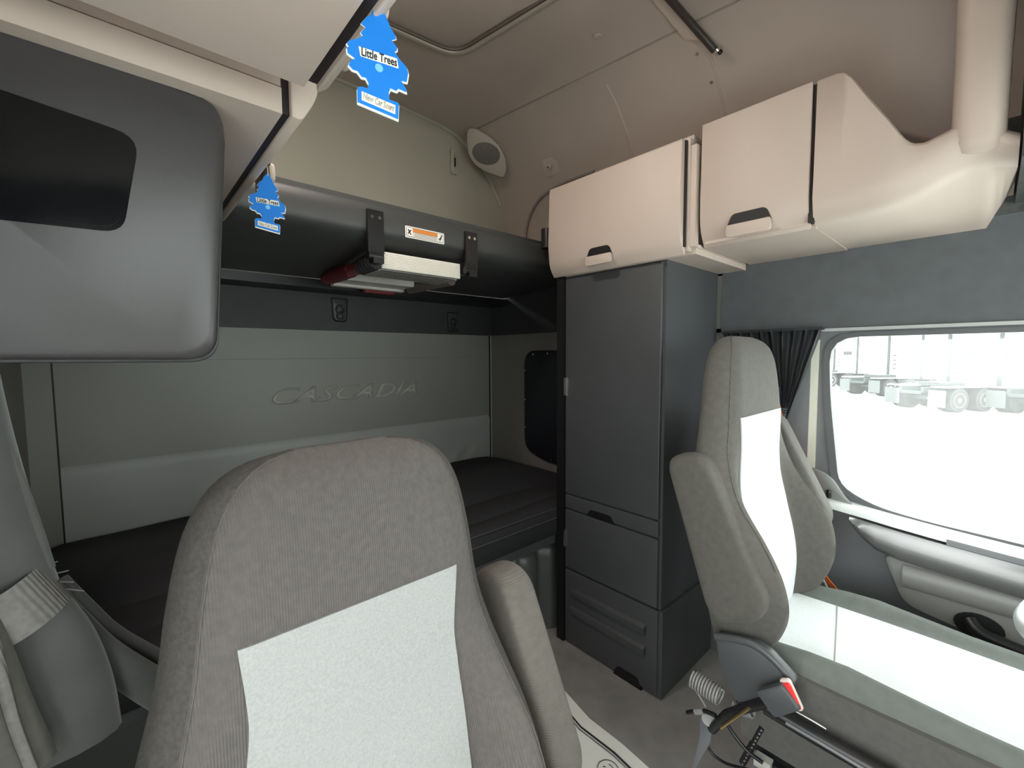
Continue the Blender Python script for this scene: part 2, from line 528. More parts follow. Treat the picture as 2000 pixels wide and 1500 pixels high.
# front wall: windshield opening, dashboard and dark overhead header
g = bmesh.new()
for a in ((XL-.04, XR+.04, -0.95, -0.90, -0.02, 0.98), (XL-.04, XR+.04, -0.95, -0.90, 1.80, 2.75), (XL-.04, -0.19, -0.95, -0.90, 0.98, 1.80), (1.89, XR+.04, -0.95, -0.90, 0.98, 1.80), (0.84, 0.86, -0.95, -0.91, 0.98, 1.80)):
    add_box(g, *a)
cl0 = bpy.data.objects['ceiling']
wF = struct(emit('wall_front', g, 'cab_dark', smooth=0))
box('front_header', (XL+0.005, XR-0.005), (-0.895, -0.30), (1.86, 1.95), 'cab_dark', cl0, 0.02)
for x0, x1 in ((1.50, 1.945), (-0.245, 0.20)): box('front_quarter_liner', (x0, x1), (-0.28, -0.024), (1.78, 2.56), 'cab_dark', cl0, 0.02)
pane = struct(box('window_1', (-0.19, 1.89), (-0.93, -0.925), (0.98, 1.80), 'windshield', bevel=0))


def opening(mir=False):
    """outline of a door window in (Y, Z)"""
    return round_poly([(0.412, 1.412), (0.405, 1.20), (0.366, 0.86), (0.262, 0.806), (0.13, 0.787), (-0.09, 0.775), (-0.75, 0.745), (-0.79, 1.38), (-0.55, 1.412)],
                      [0.09, 0.1, 0.05, 0.1, 0.1, 0.1, 0.05, 0.06, 0.05])


def ring_plate(name, outer, inner, x, thick, m, parent):
    """plate in the YZ plane with a hole; both outlines are resampled by angle about the hole's centre"""
    c = Vector((sum(p[0] for p in inner)/len(inner), sum(p[1] for p in inner)/len(inner)))
    def ray(poly, a):
        d = Vector((math.cos(a), math.sin(a))); best = None
        for i, p in enumerate(poly):
            p = Vector(p); q = Vector(poly[(i+1) % len(poly)])
            e = q-p; den = d.x*e.y-d.y*e.x
            if abs(den) < 1e-12: continue
            w = p-c; t = (w.x*e.y-w.y*e.x)/den; u = (w.x*d.y-w.y*d.x)/den
            if t > 0 and -1e-6 <= u <= 1+1e-6: best = t if best is None else max(best, t)
        return c+d*(best or 0.01)
    angs = sorted(set([round(math.atan2(p[1]-c.y, p[0]-c.x), 5) for p in list(inner)+list(outer)] + [2*math.pi*k/96-math.pi for k in range(96)]))
    g = bmesh.new(); rows = []
    for a in angs:
        i = ray(inner, a); o = ray(outer, a)
        rows.append([g.verts.new((x, o.x, o.y)), g.verts.new((x, i.x, i.y)), g.verts.new((x+thick, i.x, i.y)), g.verts.new((x+thick, o.x, o.y))])
    n = len(rows)
    for k in range(n):
        a, b = rows[k], rows[(k+1) % n]
        for j in range(4): g.faces.new((a[j], a[(j+1) % 4], b[(j+1) % 4], b[j]))
    return emit(name, g, m, parent, 30)


def scale_poly(poly, d):
    c = Vector((sum(p[0] for p in poly)/len(poly), sum(p[1] for p in poly)/len(poly)))
    return [tuple(Vector(p)+(Vector(p)-c).normalized()*d) for p in poly]


op = opening()
D = thing('door_1', (1.97, -0.15, 0.04), None, None, kind='structure')
outer = round_poly([(0.452, 1.432), (0.452, 0.045), (-0.90, 0.045), (-0.90, 1.432)], 0.03)
outer2 = round_poly([(0.455, 0.90), (0.455, 0.045), (-0.90, 0.045), (-0.90, 0.90)], 0.01)
ring_plate('door_shell', outer, op, 1.965, 0.05, 'door_grey', D)
ring_plate('window_seal', scale_poly(op, 0.018), scale_poly(op, -0.006), 1.955, 0.03, mat('window_rubber', (0.10, 0.105, 0.11), 0.5), D)
yz_plate('pane', scale_poly(op, 0.01), 1.985, 0.005, 'glass', D)
# sill ledge: a long moulding running forward under the window, falling slightly


def along_door(name, prof, m, ys, parent=D, smooth=50):
    """prof(y) -> list of (x, z)"""
    return loft(name, [[Vector((x, y, z)) for x, z in prof(y)] for y in ys], m, parent, smooth=smooth)


def sill_z(y): return interp([(-0.9, 0.725), (-0.09, 0.752), (0.15, 0.768), (0.30, 0.785), (0.46, 0.80)], y)


YS = [-0.9, -0.6, -0.3, -0.1, 0.0, 0.1, 0.2, 0.28, 0.34, 0.40, 0.45]
along_door('sill_ledge', lambda y: [(1.985, sill_z(y)+0.024), (1.95, sill_z(y)+0.020), (1.915, sill_z(y)+0.006), (1.905, sill_z(y)-0.01), (1.985, sill_z(y)-0.01)], mat('sill_plastic', (0.62, 0.64, 0.63), 0.4, 0.03, 6), YS)
# rear corner of the sill rises to meet the window frame
yz_plate('corner_moulding', round_poly([(0.455, 0.92), (0.455, 0.79), (0.30, 0.79), (0.335, 0.82), (0.385, 0.895)], [0.03, 0.005, 0.01, 0.03, 0.03]), 1.94, 0.035, 'pocket', D, 0.004)
disc('lock_knob', (1.935, 0.385, 0.812), (0, 0, 1), 0.008, 0.03, 'black_plastic', D, 12, 0.003)


def band(y):
    z = sill_z(y)-0.018
    k = max(0.0, min(1.0, (0.315-y)/0.09))**0.6
    h = 0.012+0.085*k
    return [(1.975, z), (1.902, z), (1.888, z-h*0.45), (1.892, z-h*0.8), (1.905, z-h), (1.975, z-h)]


along_door('silver_band', band, 'door_silver', [-0.9, -0.6, -0.3, -0.1, 0.0, 0.1, 0.18, 0.24, 0.28, 0.305, 0.315])
along_door('switch_strip', lambda y: [(1.903, sill_z(y)-0.006), (1.93, sill_z(y)+0.012), (1.93, sill_z(y)+0.0), (1.900, sill_z(y)-0.016)], 'door_grey', [-0.5, -0.3, -0.1, 0.0, 0.04, 0.07])
g = plate_bm(round_poly([(0.225, 0.655), (0.165, 0.50), (-0.6, 0.36), (-0.6, 0.60), (0.0, 0.665)], [0.03, 0.04, 0.02, 0.02, 0.02]), (1.93, 0, 0), EY, EZ, EX, 0.035, 0.006)
pk = emit('door_pocket', g, 'pocket', D)
along_door('pocket_bulge', lambda y: [(1.935, 0.645), (1.918, 0.63), (1.912, 0.60), (1.918, 0.57), (1.935, 0.555)], 'pocket', [-0.25, -0.22, 0.14, 0.17], pk)
tube('pull_handle', smooth_curve([(1.915, 0.01, 0.525), (1.895, -0.01, 0.505), (1.888, -0.05, 0.495), (1.888, -0.2, 0.475), (1.92, -0.26, 0.48)], 4), 0.019, 'black_plastic', D, 10)
disc('handle_cup', (1.928, -0.01, 0.505), (-1, 0, 0), 0.04, 0.004, 'charcoal_dark', D, 20, rx=0.055)
box('armrest_shelf', (1.86, 1.965), (-0.9, 0.12), (0.395, 0.43), 'pocket', D, 0.012)

# passenger door, swung open beside the camera: the photographer stands in the doorway
D2 = thing('door_2', (-0.29, -0.88, 0.04), None, None, kind='structure')
ring_plate('door_shell', outer, op, -0.315, 0.05, 'door_grey', D2)
yz_plate('pane', scale_poly(op, 0.01), -0.29, 0.005, 'windshield', D2)
D2.rotation_euler = (0, 0, R(70))

# dark snap-on cover of the sleeper side window
cv = yz_plate('window_2', round_poly([(2.04, 1.378), (2.04, 0.735), (1.86, 0.685), (1.52, 0.665), (1.52, 1.378)], [0.10, 0.13, 0.06, 0.05, 0.05], 6), 1.952, 0.014, mat('navy_vinyl_cover', (0.008, 0.009, 0.014), 0.55), None, 0.004)
struct(cv)
for y, z in ((2.028, 1.25), (2.030, 1.06), (2.028, 0.88), (1.955, 1.355), (1.83, 1.358), (1.94, 0.72), (1.80, 0.70), (1.70, 1.358)):
    disc('snap_button', (1.952, y, z), (-1, 0, 0), 0.006, 0.003, 'chrome', cv, 10)


# seams, arch and fittings of the ceiling
cl = bpy.data.objects['ceiling']
for s in (1, -1):
    tube('roof_seam', [roof_pt(s*0.735, y, 0.002)+Vector((0, 0, 0.001)) for y in (2.19, 1.9, 1.6, 1.3, 1.0, 0.7, 0.3)], 0.0035, mat('seam_shadow_cord', (0.30, 0.26, 0.22), 0.7), cl, 6)
for px, py in ((1206, 210), (1412, 205)):
    y = on_roof(px, py).y
    tube('panel_seam', [roof_pt(o, y, 0.001) for o in (0.80, 0.845, 0.89, 0.94, 0.985, 1.02, 1.06, 1.085, 1.105, 1.119)], 0.005, 'ceiling', cl, 6)
arch = smooth_curve([on_roof(px, py, 0.012) for px, py in ((1026, 500), (1027, 455), (1034, 425), (1047, 398), (1066, 378), (1100, 358), (1160, 335))], 6)
tube('recess_arch', arch, 0.008, mat('arch_trim', (0.30, 0.26, 0.23), 0.6), cl, 8)
for px, py in ((1390, 160), (1362, 105)):
    disc('screw', on_roof(px, py), (-0.5, 0, -0.8), 0.006, 0.004, 'chrome', cl, 10)
disc('round_cap', on_roof(1167, 70), (0, 0, -1), 0.016, 0.006, 'ceiling', cl, 16, 0.002)


# ================================================================== THINGS
# ---- curtain track across the ceiling
t = thing('curtain_track', (1.30, 0.76, 2.45), 'dark metal curtain track screwed across the ceiling', 'curtain track')
ends = [on_roof(px, py, 0.02) for px, py in ((1130, -205), (1200, -125), (1255, -63), (1310, 0), (1350, 46), (1396, 98))]
tube('rail', ends, 0.013, mat('track_metal', (0.10, 0.09, 0.085), 0.3, metal=0.6), t, 8)
st_ = [(on_roof(px, py, 0.012), on_roof(px+27, py, 0.012)) for px, py in ((1140, -160), (1200, -88), (1270, -4), (1300, 32), (1338, 78))]
loft('backing_strip', [[a_, b_, b_+EZ*0.006, a_+EZ*0.006] for a_, b_ in st_], 'cream', t)
disc('end_cap', ends[-1]+Vector((0, -0.012, -0.006)), (0.2, -0.5, -0.8), 0.016, 0.010, 'chrome', t, 12)
disc('cap_screw', ends[-1]+Vector((0.002, -0.018, -0.014)), (0.2, -0.5, -0.8), 0.008, 0.006, 'black_plastic', t, 10)

# ---- roof hatch with its raised rim
hz = 2.625
h = thing('roof_hatch', (0.60, 1.25, hz), 'rounded roof hatch panel with a raised metal rim in the ceiling', 'hatch')
_a, _b, _c = at(893, 104, Z=hz), at(1060, 0, Z=hz), at(752, 40, Z=hz)
_b = _a+(_b-_a).normalized()*0.72; _c = _a+(_c-_a).normalized()*0.80
hp = round_poly([tuple(_a.xy), tuple(_c.xy), tuple((_c+_b-_a).xy), tuple(_b.xy)], 0.09, 6)
plate('hatch_panel', scale_poly(hp, -0.012), (0, 0, hz-0.008), EX, EY, EZ, 0.02, 'ceiling', h, 0.004)
tube('hatch_rim', [(x, y, hz-0.012) for x, y in hp], 0.016, mat('rim_metal', (0.42, 0.38, 0.32), 0.3, metal=0.3), h, 8, closed=True)
tube('hatch_gasket', [(x, y, hz-0.016) for x, y in scale_poly(hp, -0.022)], 0.007, mat('gasket_rubber', (0.10, 0.085, 0.07), 0.5), h, 6, closed=True)

# ---- lamp added out of view to brighten the dark sleeper
dl = thing('fill_lamp', (0.45, 1.0, 2.56), 'round fill lamp added out of view on the sleeper ceiling', 'lamp')
disc('fill_lamp_base', (0.45, 1.0, 2.60), (0, 0, -1), 0.10, 0.03, 'cream', dl, 28, 0.006)
LM = bpy.data.materials.new('fill_lamp_glow'); LM.use_nodes = True
LB = LM.node_tree.nodes['Principled BSDF']
LB.inputs['Emission Color'].default_value = (1.0, 0.90, 0.81, 1)
LB.inputs['Emission Strength'].default_value = 20.0
disc('fill_lamp_lens', (0.45, 1.0, 2.57), (0, 0, -1), 0.085, 0.012, LM, dl, 28, 0.004)

# ---- corner speaker
sp_c = at(950, 298, Y=2.02); sp_n = Vector((-0.55, -0.62, -0.50))
sx, sy, sz = frame3(sp_n, (0.45, -0.25, 1))
t = thing('corner_speaker', sp_c, 'oval corner speaker cover with a round dark grille', 'speaker')
def on_plane(px, py, o, n):
    d = _rt*((px-1000)/FPX)+_up*((750-py)/FPX)+_fw
    n = Vector(n)
    return CAM+d*((o-CAM).dot(n)/d.dot(n))


def uv(px, py):
    q = on_plane(px, py, sp_c, sz)-sp_c
    return (q.dot(sx), q.dot(sy))


sh = [uv(px, py) for px, py in ((913, 249), (911, 275), (914, 300), (926, 322), (950, 337), (984, 349), (990, 330), (987, 305), (974, 282), (951, 263), (931, 251))]
plate('speaker_cover', round_poly(sh, 0.02, 3), sp_c-sz*0.09, sx, sy, sz, 0.09, 'speaker_plastic', t, 0.010)
gp = [uv(949.5+28*math.cos(a_)*0.96-18*math.sin(a_)*0.25, 300+28*math.cos(a_)*0.26+21*math.sin(a_)) for a_ in [2*math.pi*k/28 for k in range(28)]]
plate('speaker_grille', gp, sp_c-sz*0.001, sx, sy, sz, 0.004, 'grille', t, 0.001)

# ---- slotted latch plate on the rear wall, coat hook on the side panel
a = at(887, 315, Y=2.205)
t = thing('latch_plate', a-Vector((0, 0, 0.075)), 'beige slotted latch plate on the rear wall beside the speaker', 'latch')
plate('plate', rrect(-0.028, 0.028, -0.078, 0.078, 0.02), a, EX, EZ, -EY, 0.008, 'rear_vinyl', t, 0.003)
plate('slot', rrect(-0.006, 0.006, -0.035, 0.018, 0.004), a-EY*0.0082, EX, EZ, -EY, 0.001, 'cream_gap', t)
disc('knob', a+Vector((0.006, -0.008, 0.035)), -EY, 0.013, 0.012, 'rear_vinyl', t, 12, 0.003)
b = on_roof(1076, 326, 0.006)
t = thing('coat_hook', b, 'small brown coat hook bracket on the sloping side panel', 'coat hook')
hx, hy, hn = frame3((-0.82, -0.1, -0.55), (0, 0, 1))
plate('hook_plate', rrect(-0.05, 0.05, -0.045, 0.05, 0.02), b-hn*0.02, hx, hy, hn, 0.024, 'ceiling', t, 0.004)
disc('hook_peg', b+hn*0.004+hy*0.008, hn, 0.017, 0.022, 'ceiling', t, 14, 0.006)
disc('hook_screw', b+hn*0.026+hy*0.008, hn, 0.006, 0.003, 'chrome', t, 10)


# ---- overhead cabinets; the same pair on both sides, mirrored about the centre line
SHIFT = {'left': 0.0}


def mx(s, x): return x if s > 0 else 2*XC-x+SHIFT['left']


def mbox(name, s, x, y, z, m, parent, bevel=0.004):
    x0, x1 = sorted((mx(s, x[0]), mx(s, x[1])))
    return box(name, (x0, x1), y, z, m, parent, bevel)


def prof_y(name, s, poly, y0, y1, m, parent, bevel=0.003):
    """outline in (X, Z) carried from y0 to y1, mirrored when s < 0"""
    return plate(name, [(mx(s, x), z) for x, z in poly], (0, y0, 0), EX, EZ, EY, y1-y0, m, parent, bevel)


def handle(s, X, y0, y1, z0, z1, parent, dy=0.016):
    """recessed grip: dark trapezoid opening with a pale scoop below"""
    X2 = mx(s, X); nd = Vector((-s, 0, 0))
    zm = z0+(z1-z0)*0.46
    h = plate('handle', round_poly([(y0-0.004, z0), (y1+0.004, z0), (y1-0.002, zm+0.006), (y0+0.002, zm+0.006)], [0.02, 0.02, 0.006, 0.006]), (X2, 0, 0), EY, EZ, nd, 0.012, 'cream', parent, 0.004)
    plate('handle_opening', round_poly([(y0, zm), (y1, zm), (y1-dy, z1), (y0+dy, z1)], [0.003, 0.003, 0.014, 0.014]), (X2, 0, 0), EY, EZ, nd, 0.0035, 'charcoal_dark', h)
    return h


def cabinet_over_tower(s, label):
    root = thing('overhead_cabinet', (mx(s, 1.70), 1.02, 1.70), label, 'cabinet', 'beige overhead cabinets')
    pr = round_poly([(1.468, 2.078), (1.446, 2.078), (1.437, 1.82), (1.447, 1.735), (1.478, 1.693), (1.487, 1.703), (1.468, 1.74)], [0.004, 0.012, 0.09, 0.03, 0.008, 0.003, 0.02], 5)
    if s > 0:
        mbox('body', s, (1.478, 1.955), (0.722, 1.325), (1.706, 2.085), 'cream', root, 0.006)
        mbox('base_rail', s, (1.499, 1.955), (0.705, 1.30), (1.696, 1.722), 'cream', root, 0.003)
        mbox('door_gap', s, (1.466, 1.482), (0.73, 1.33), (1.72, 2.076), 'cream_gap', root, 0)
        mbox('front_rib', s, (1.50, 1.93), (0.700, 0.724), (1.716, 1.728), 'cream', root, 0.003)
        mbox('front_frame', s, (1.485, 1.51), (0.702, 0.724), (1.72, 2.06), 'cream', root, 0.004)
        d = prof_y('door', s, pr, 0.735, 1.345, 'cream', root, 0.004)
    else:
        mbox('body', s, (1.497, 1.955), (0.700, 1.30), (1.735, 2.085), 'cream', root, 0.003)
        mbox('base_rail', s, (1.497, 1.955), (0.697, 1.30), (1.696, 1.732), 'cream', root, 0.003)
        mbox('seam_groove', s, (1.50, 1.95), (0.703, 1.29), (1.728, 1.74), 'cream_gap', root, 0)
        mbox('door_gap', s, (1.474, 1.499), (0.706, 1.31), (1.701, 2.076), 'cream_gap', root, 0)
        pr = round_poly([(1.484, 2.078), (1.446, 2.078), (1.437, 1.82), (1.447, 1.735), (1.470, 1.696), (1.485, 1.697)], [0.004, 0.012, 0.09, 0.03, 0.008, 0.003], 5)
        d = prof_y('door', s, pr, 0.697, 1.345, 'cream', root, 0.006)
    mbox('top_rail', s, (1.50, 1.955), (0.72, 1.30), (2.083, 2.10), 'ceiling', root, 0.004)
    handle(s, 1.441, 1.008, 1.132, 1.708, 1.778, d)
    return root


cabinet_over_tower(1, 'beige overhead cabinet on top of the tall charcoal wardrobe tower')
SHIFT['left'] = -0.012
cabinet_over_tower(-1, 'beige overhead cabinet above the dark grey panel, smaller air freshener hanging from it')

SCOOP = [(-0.02, 1.845), (0.0, 1.858), (0.03, 1.878), (0.06, 1.890), (0.085, 1.893), (0.13, 1.875), (0.155, 1.876), (0.174, 1.894), (0.206, 1.951), (0.25, 2.026), (0.29, 2.098), (0.306, 2.116), (0.325, 2.121)]
CREASE = [(-0.03, 1.785), (0.014, 1.797), (0.05, 1.796), (0.093, 1.777), (0.14, 1.752), (0.20, 1.735), (0.28, 1.727), (0.366, 1.724)]


def door_cabinet(s, label):
    root = thing('overhead_cabinet', (mx(s, 1.72), 0.34, 1.71), label, 'cabinet', 'beige overhead cabinets')
    y1 = 0.692 if s > 0 else 0.632
    mbox('body', s, (1.522, 1.955), (0.376, y1-0.008), (1.727, 2.11), 'cream', root, 0.006)
    if s > 0:
        pr = round_poly([(1.508, 2.121), (1.500, 2.121), (1.494, 1.86), (1.498, 1.775), (1.535, 1.715), (1.545, 1.724), (1.515, 1.775)], [0.002, 0.006, 0.09, 0.05, 0.006, 0.003, 0.03], 5)
    else:
        pr = round_poly([(1.513, 2.121), (1.502, 2.121), (1.494, 1.86), (1.494, 1.72), (1.513, 1.706)], [0.002, 0.006, 0.09, 0.016, 0.006], 5)
    d = prof_y('door', s, pr, 0.377, y1, 'cream', root, 0.003)
    handle(s, 1.497, 0.470, 0.602, 1.726, 1.800, d)
    mbox('door_gap', s, (1.510, 1.60), (0.364, 0.379), (1.73, 2.114), 'cream_gap', root, 0)
    mbox('door_shadow_gap', s, (1.508, 1.524) if s > 0 else (1.511, 1.531), (0.38, y1-0.004), (1.81 if s > 0 else 1.716, 2.11), 'cream_gap', root, 0)
    mbox('floor_panel', s, (1.540 if s > 0 else 1.529, 1.957), (0.366, y1), (1.7175 if s > 0 else 1.708, 1.73), 'cream', root, 0.003)
    # scooped front panel
    ys = [0.366, 0.34, 0.325, 0.306, 0.29, 0.27, 0.25, 0.228, 0.206, 0.19, 0.174, 0.163, 0.155, 0.14, 0.13, 0.11, 0.085, 0.065, 0.05, 0.03, 0.014, 0.0, -0.02]
    rings = []
    for y in ys:
        zt = sinterp(SCOOP, y); zc = sinterp(CREASE, y)
        k = max(0, (0.2-y)/0.22)
        xf = 1.497+0.03*k
        lw = min(zc+0.05, zt-0.035)
        ring = [(1.956, 1.722+0.11*max(0, (0.03-y)/0.05)), (1.56+0.02*k, zc-0.006), (1.530+0.02*k, zc+0.002), (xf+0.012, min(zc+0.018, lw-0.006)), (xf+0.002, lw), (xf-0.003, min(lw+0.02, zt-0.022)), (xf, min(zt-0.012, lw+0.08)), (xf+0.003, zt-0.008), (xf+0.012, zt), (1.56, zt+0.004), (1.956, zt+0.004 if y > 0.07 else zt+0.004-min(1, (0.07-y)/0.06)*max(0, zt-1.80))]
        rings.append([Vector((mx(s, x), y, z)) for x, z in ring])
    loft('scooped_panel', rings, 'cream', root, smooth=50)
    # rounded upright at the front end, up to the roof
    up = []
    for z, g_ in ((1.815, 0.55), (1.825, 0.85), (1.85, 1.0), (2.05, 1.02), (2.3, 1.08), (2.52, 1.12)):
        up.append([Vector((mx(s, 1.575+(px)*g_), 0.046+py*g_, z)) for px, py in rrect(-0.07, 0.07, -0.046, 0.046, 0.035, 5)])
    loft('upright', up, 'cream', root, smooth=50)
    return root


door_cabinet(1, "beige overhead cabinet with a scooped front end above the driver's seat")
SHIFT['left'] = 0.030
door_cabinet(-1, 'beige overhead cabinet at the top edge of the photo, larger air freshener hanging from it')

# ---- tall charcoal wardrobe tower behind the driver's seat
T = thing('wardrobe_tower', (1.72, 1.07, 0), "tall charcoal wardrobe tower with drawers behind the driver's seat", 'wardrobe')
xf = 1.493
box('body', (xf+0.014, 1.944), (0.815, 1.336), (0.362, 1.70), 'charcoal', T, 0.006)
box('lower_body', (xf+0.010, 1.944), (0.805, 1.336), (0.006, 0.358), 'charcoal', T, 0.006)
box('plinth', (xf+0.03, 1.944), (0.83, 1.33), (0.0, 0.01), 'charcoal_dark', T, 0)
box('rear_post', (xf-0.004, xf+0.03), (1.295, 1.338), (0.004, 1.698), 'charcoal_dark', T, 0.004)


def front(name, y0, y1, z0, z1, r=0.012, dep=0.02):
    return yz_plate(name, round_poly([(y0, z0), (y1, z0), (y1, z1), (y0, z1)], 0.006), xf, dep, 'charcoal', T, 0.006)


front('door', 0.826, 1.291, 0.718, 1.69)
st = front('drawer', 0.826, 1.291, 0.648, 0.711)
yz_plate('handle_notch', round_poly([(1.022, 0.648), (1.165, 0.648), (1.145, 0.676), (1.042, 0.676)], [0.002, 0.002, 0.01, 0.01]), xf-0.0015, 0.01, 'charcoal_dark', st)
front('drawer', 0.826, 1.291, 0.366, 0.641)
lo = front('lower_panel', 0.822, 1.291, 0.016, 0.357)
for z0, z1 in ((0.238, 0.284), (0.150, 0.196)):
    p = yz_plate('rib_recess', rrect(0.868, 1.262, z0, z1, 0.018), xf-0.001, 0.004, mat('rib_plastic', (0.03, 0.032, 0.035), 0.4), lo)
    rings = [[Vector((xf-0.001-d_, y, z)) for d_, z in ((0, z0), (0.003+0.006*k, z0+0.006), (0.004+0.010*k, z0+(z1-z0)*0.75), (0, z1))] for y, k in ((0.872, 1), (0.90, 1), (1.20, 0.5), (1.25, 0.2), (1.258, 0.0))]
    loft('rib', rings, 'charcoal', p)
yz_plate('foot_recess', round_poly([(0.885, 0.0), (1.02, 0.0), (1.00, 0.045), (0.905, 0.045)], [0.002, 0.002, 0.012, 0.012]), xf-0.002, 0.012, 'charcoal_dark', lo)
for z in (1.206, 0.505):
    box('hinge', (xf-0.006, xf+0.004), (1.287, 1.294), (z-0.04, z+0.04), 'chrome', T, 0.002)

# ---- dark grey screen panel unit on the passenger side
P = thing('screen_panel', (-0.07, 0.95, 1.342), 'dark grey wall unit with a glossy black window, under the pale cabinet', 'wall unit')
yf = 0.722
pts = round_poly([(XL, 1.350), (0.103, 1.346), (0.128, 1.706), (XL, 1.706)], [0.005, 0.035, 0.05, 0.005], 6)
rings = []
cx, cz = -0.07, 1.52
for dy, sc_ in ((0.55, 0.0), (0.045, 0.0), (0.012, 0.0), (0.004, -0.004), (0.0, -0.012)):
    rings.append([Vector((x+(math.copysign(1, cx-x))*(-sc_)*(1 if x > cx else 0), yf+dy, z+(math.copysign(1, cz-z))*(-sc_))) for x, z in pts])
loft('housing', rings, 'panel_grey', P)
xz_plate('edge_band', [(x*1.0+0.004*(1 if x > 0 else 0), z-0.004*(1 if z < 1.5 else 0)) for x, z in pts], yf+0.03, 0.40, mat('panel_edge', (0.03, 0.03, 0.032), 0.4), P, 0.003)
scr = xz_plate('window_bezel', round_poly([(-0.22, 1.493), (0.012, 1.502), (0.033, 1.622), (-0.22, 1.652)], [0.01, 0.02, 0.025, 0.01], 5), yf-0.0008, 0.004, 'window_black', P)
xz_plate('window_glass', round_poly([(-0.22, 1.499), (0.008, 1.507), (0.028, 1.618), (-0.22, 1.646)], [0.01, 0.018, 0.022, 0.01], 5), yf-0.0016, 0.002, 'window_black', P)

# ---- top bunk, folded down across the rear
BN = thing('top_bunk', (0.85, 1.85, 1.70), 'dark padded top bunk folded down above the mattress', 'bunk')
sec = round_poly([(1.505, 1.893), (1.495, 1.855), (1.50, 1.785), (1.56, 1.752), (2.20, 1.722), (2.20, 1.90)], [0.015, 0.02, 0.03, 0.05, 0.01, 0.01], 5)
plate('platform', sec, (-0.22, 0, 0), EY, EZ, EX, 2.12, 'bunk_vinyl', BN, 0.0)
box('top_cover', (-0.22, 1.90), (1.51, 2.20), (1.888, 1.905), 'bunk_vinyl', BN, 0.004)
tube('rear_bar', [(-0.2, 2.30, 1.692), (1.82, 2.30, 1.692)], 0.008, mat('dark_bar', (0.05, 0.05, 0.05), 0.2), BN)
for x in (0.698, 1.12):
    k = box('latch_strap', (x-0.030, x+0.030), (1.484, 1.497), (1.715, 1.863), 'black_plastic', BN, 0.004)
    for dx in (-0.014, 0.014): disc('rivet', (x+dx, 1.484, 1.838), -EY, 0.006, 0.003, 'chrome', k, 10)
    box('latch_slot', (x-0.018, x+0.018), (1.481, 1.486), (1.722, 1.735), 'charcoal_dark', k, 0)
    tube('latch_barrel', [(x-0.028, 1.497, 1.705), (x+0.028, 1.497, 1.705)], 0.015, 'black_plastic', k, 10)
    box('latch_hook', (x-0.012, x+0.028), (1.484, 1.51), (1.68, 1.705), 'black_plastic', k, 0.006)
tube('corner_post', [(1.555, 1.46, 1.86), (1.555, 1.46, 1.95)], 0.03, 'black_plastic', BN, 10)
lb = xz_plate('warning_label', rrect(0.818, 0.990, 1.793, 1.836, 0.004, 3), 1.4938, 0.0012, 'white_card', BN)
xz_plate('label_border', rrect(0.822, 0.986, 1.797, 1.832, 0.003, 3), 1.4934, 0.0006, 'ink', lb)
for nm, x0, x1, z0, z1, m_ in (('label_field', 0.8235, 0.850, 1.7985, 1.8305, 'white_card'), ('label_field', 0.958, 0.9845, 1.7985, 1.8305, 'white_card'), ('label_header', 0.8515, 0.9565, 1.8165, 1.8305, 'orange_print'), ('label_field', 0.8515, 0.9565, 1.7985, 1.8155, 'white_card')):
    box(nm, (x0, x1), (1.4928, 1.4936), (z0, z1), m_, lb, 0)
for z in (1.8125, 1.8075, 1.8025): box('print_line', (0.855, 0.953), (1.4925, 1.493), (z-0.0008, z+0.0008), 'ink', lb, 0)
# small pictograms: figure under a bed, falling figure
xz_plate('pictogram', [(0.828, 1.822), (0.832, 1.825), (0.835, 1.819), (0.842, 1.824), (0.844, 1.822), (0.838, 1.814), (0.843, 1.806), (0.840, 1.804), (0.834, 1.811), (0.829, 1.805), (0.827, 1.807), (0.832, 1.815)], 1.4923, 0.0005, 'ink', lb)
xz_plate('pictogram', [(0.963, 1.811), (0.970, 1.814), (0.974, 1.824), (0.980, 1.828), (0.981, 1.825), (0.977, 1.821), (0.976, 1.812), (0.971, 1.806), (0.970, 1.801), (0.967, 1.801), (0.969, 1.808), (0.963, 1.808)], 1.4923, 0.0005, 'ink', lb)

# ---- folding ladder stowed below the top bunk
L = thing('bunk_ladder', (0.95, 1.75, 1.66), 'folding aluminium ladder with red grips stowed under the top bunk', 'ladder')
for i in range(6):
    a0, z0 = 1.545+0.030*i, 1.668-0.0015*i
    if i == 0:
        bm = bmesh.new()
        add_box(bm, 0.735, 1.085, 1.522, 1.55, 1.672, 1.733)
        st1 = emit('ladder_tread', bm, 'aluminium', L)
        for k in range(9): box('tread_rib', (0.737, 1.083), (1.5185, 1.5225), (1.675+0.0063*k, 1.679+0.0063*k), 'aluminium', st1, 0)
    else:
        box('ladder_tread', (0.735, 1.085), (1.522+0.028*i, 1.55+0.028*i), (1.668, 1.72), 'aluminium', L, 0.002)
        box('tread_gap', (0.74, 1.08), (1.549+0.028*(i-1), 1.5505+0.028*(i-1)), (1.666, 1.671), 'charcoal_dark', L, 0)
c0, c1 = at(652, 557, Y=2.10), at(790, 572, Y=2.10)
box('ladder_tread', (c0.x, c1.x), (2.10, 2.14), (c0.z, c0.z+0.055), 'aluminium', L, 0.002)
box('ladder_tread', (c0.x+0.02, c1.x-0.01), (1.98, 2.10), (c0.z+0.012, c0.z+0.05), 'aluminium', L, 0.002)
q0, q1 = at(637, 545, Y=2.08), at(708, 520, Y=1.66)
tube('ladder_rail', [q0, q1], 0.026, 'dark_red', L, 12)
tube('red_grip', [q0.lerp(q1, 0.12), q0.lerp(q1, 0.75)], 0.030, 'dark_red', L, 6)
q2 = Vector((0.722, 1.53, 1.70))
g = bmesh.new()
n_ = 21
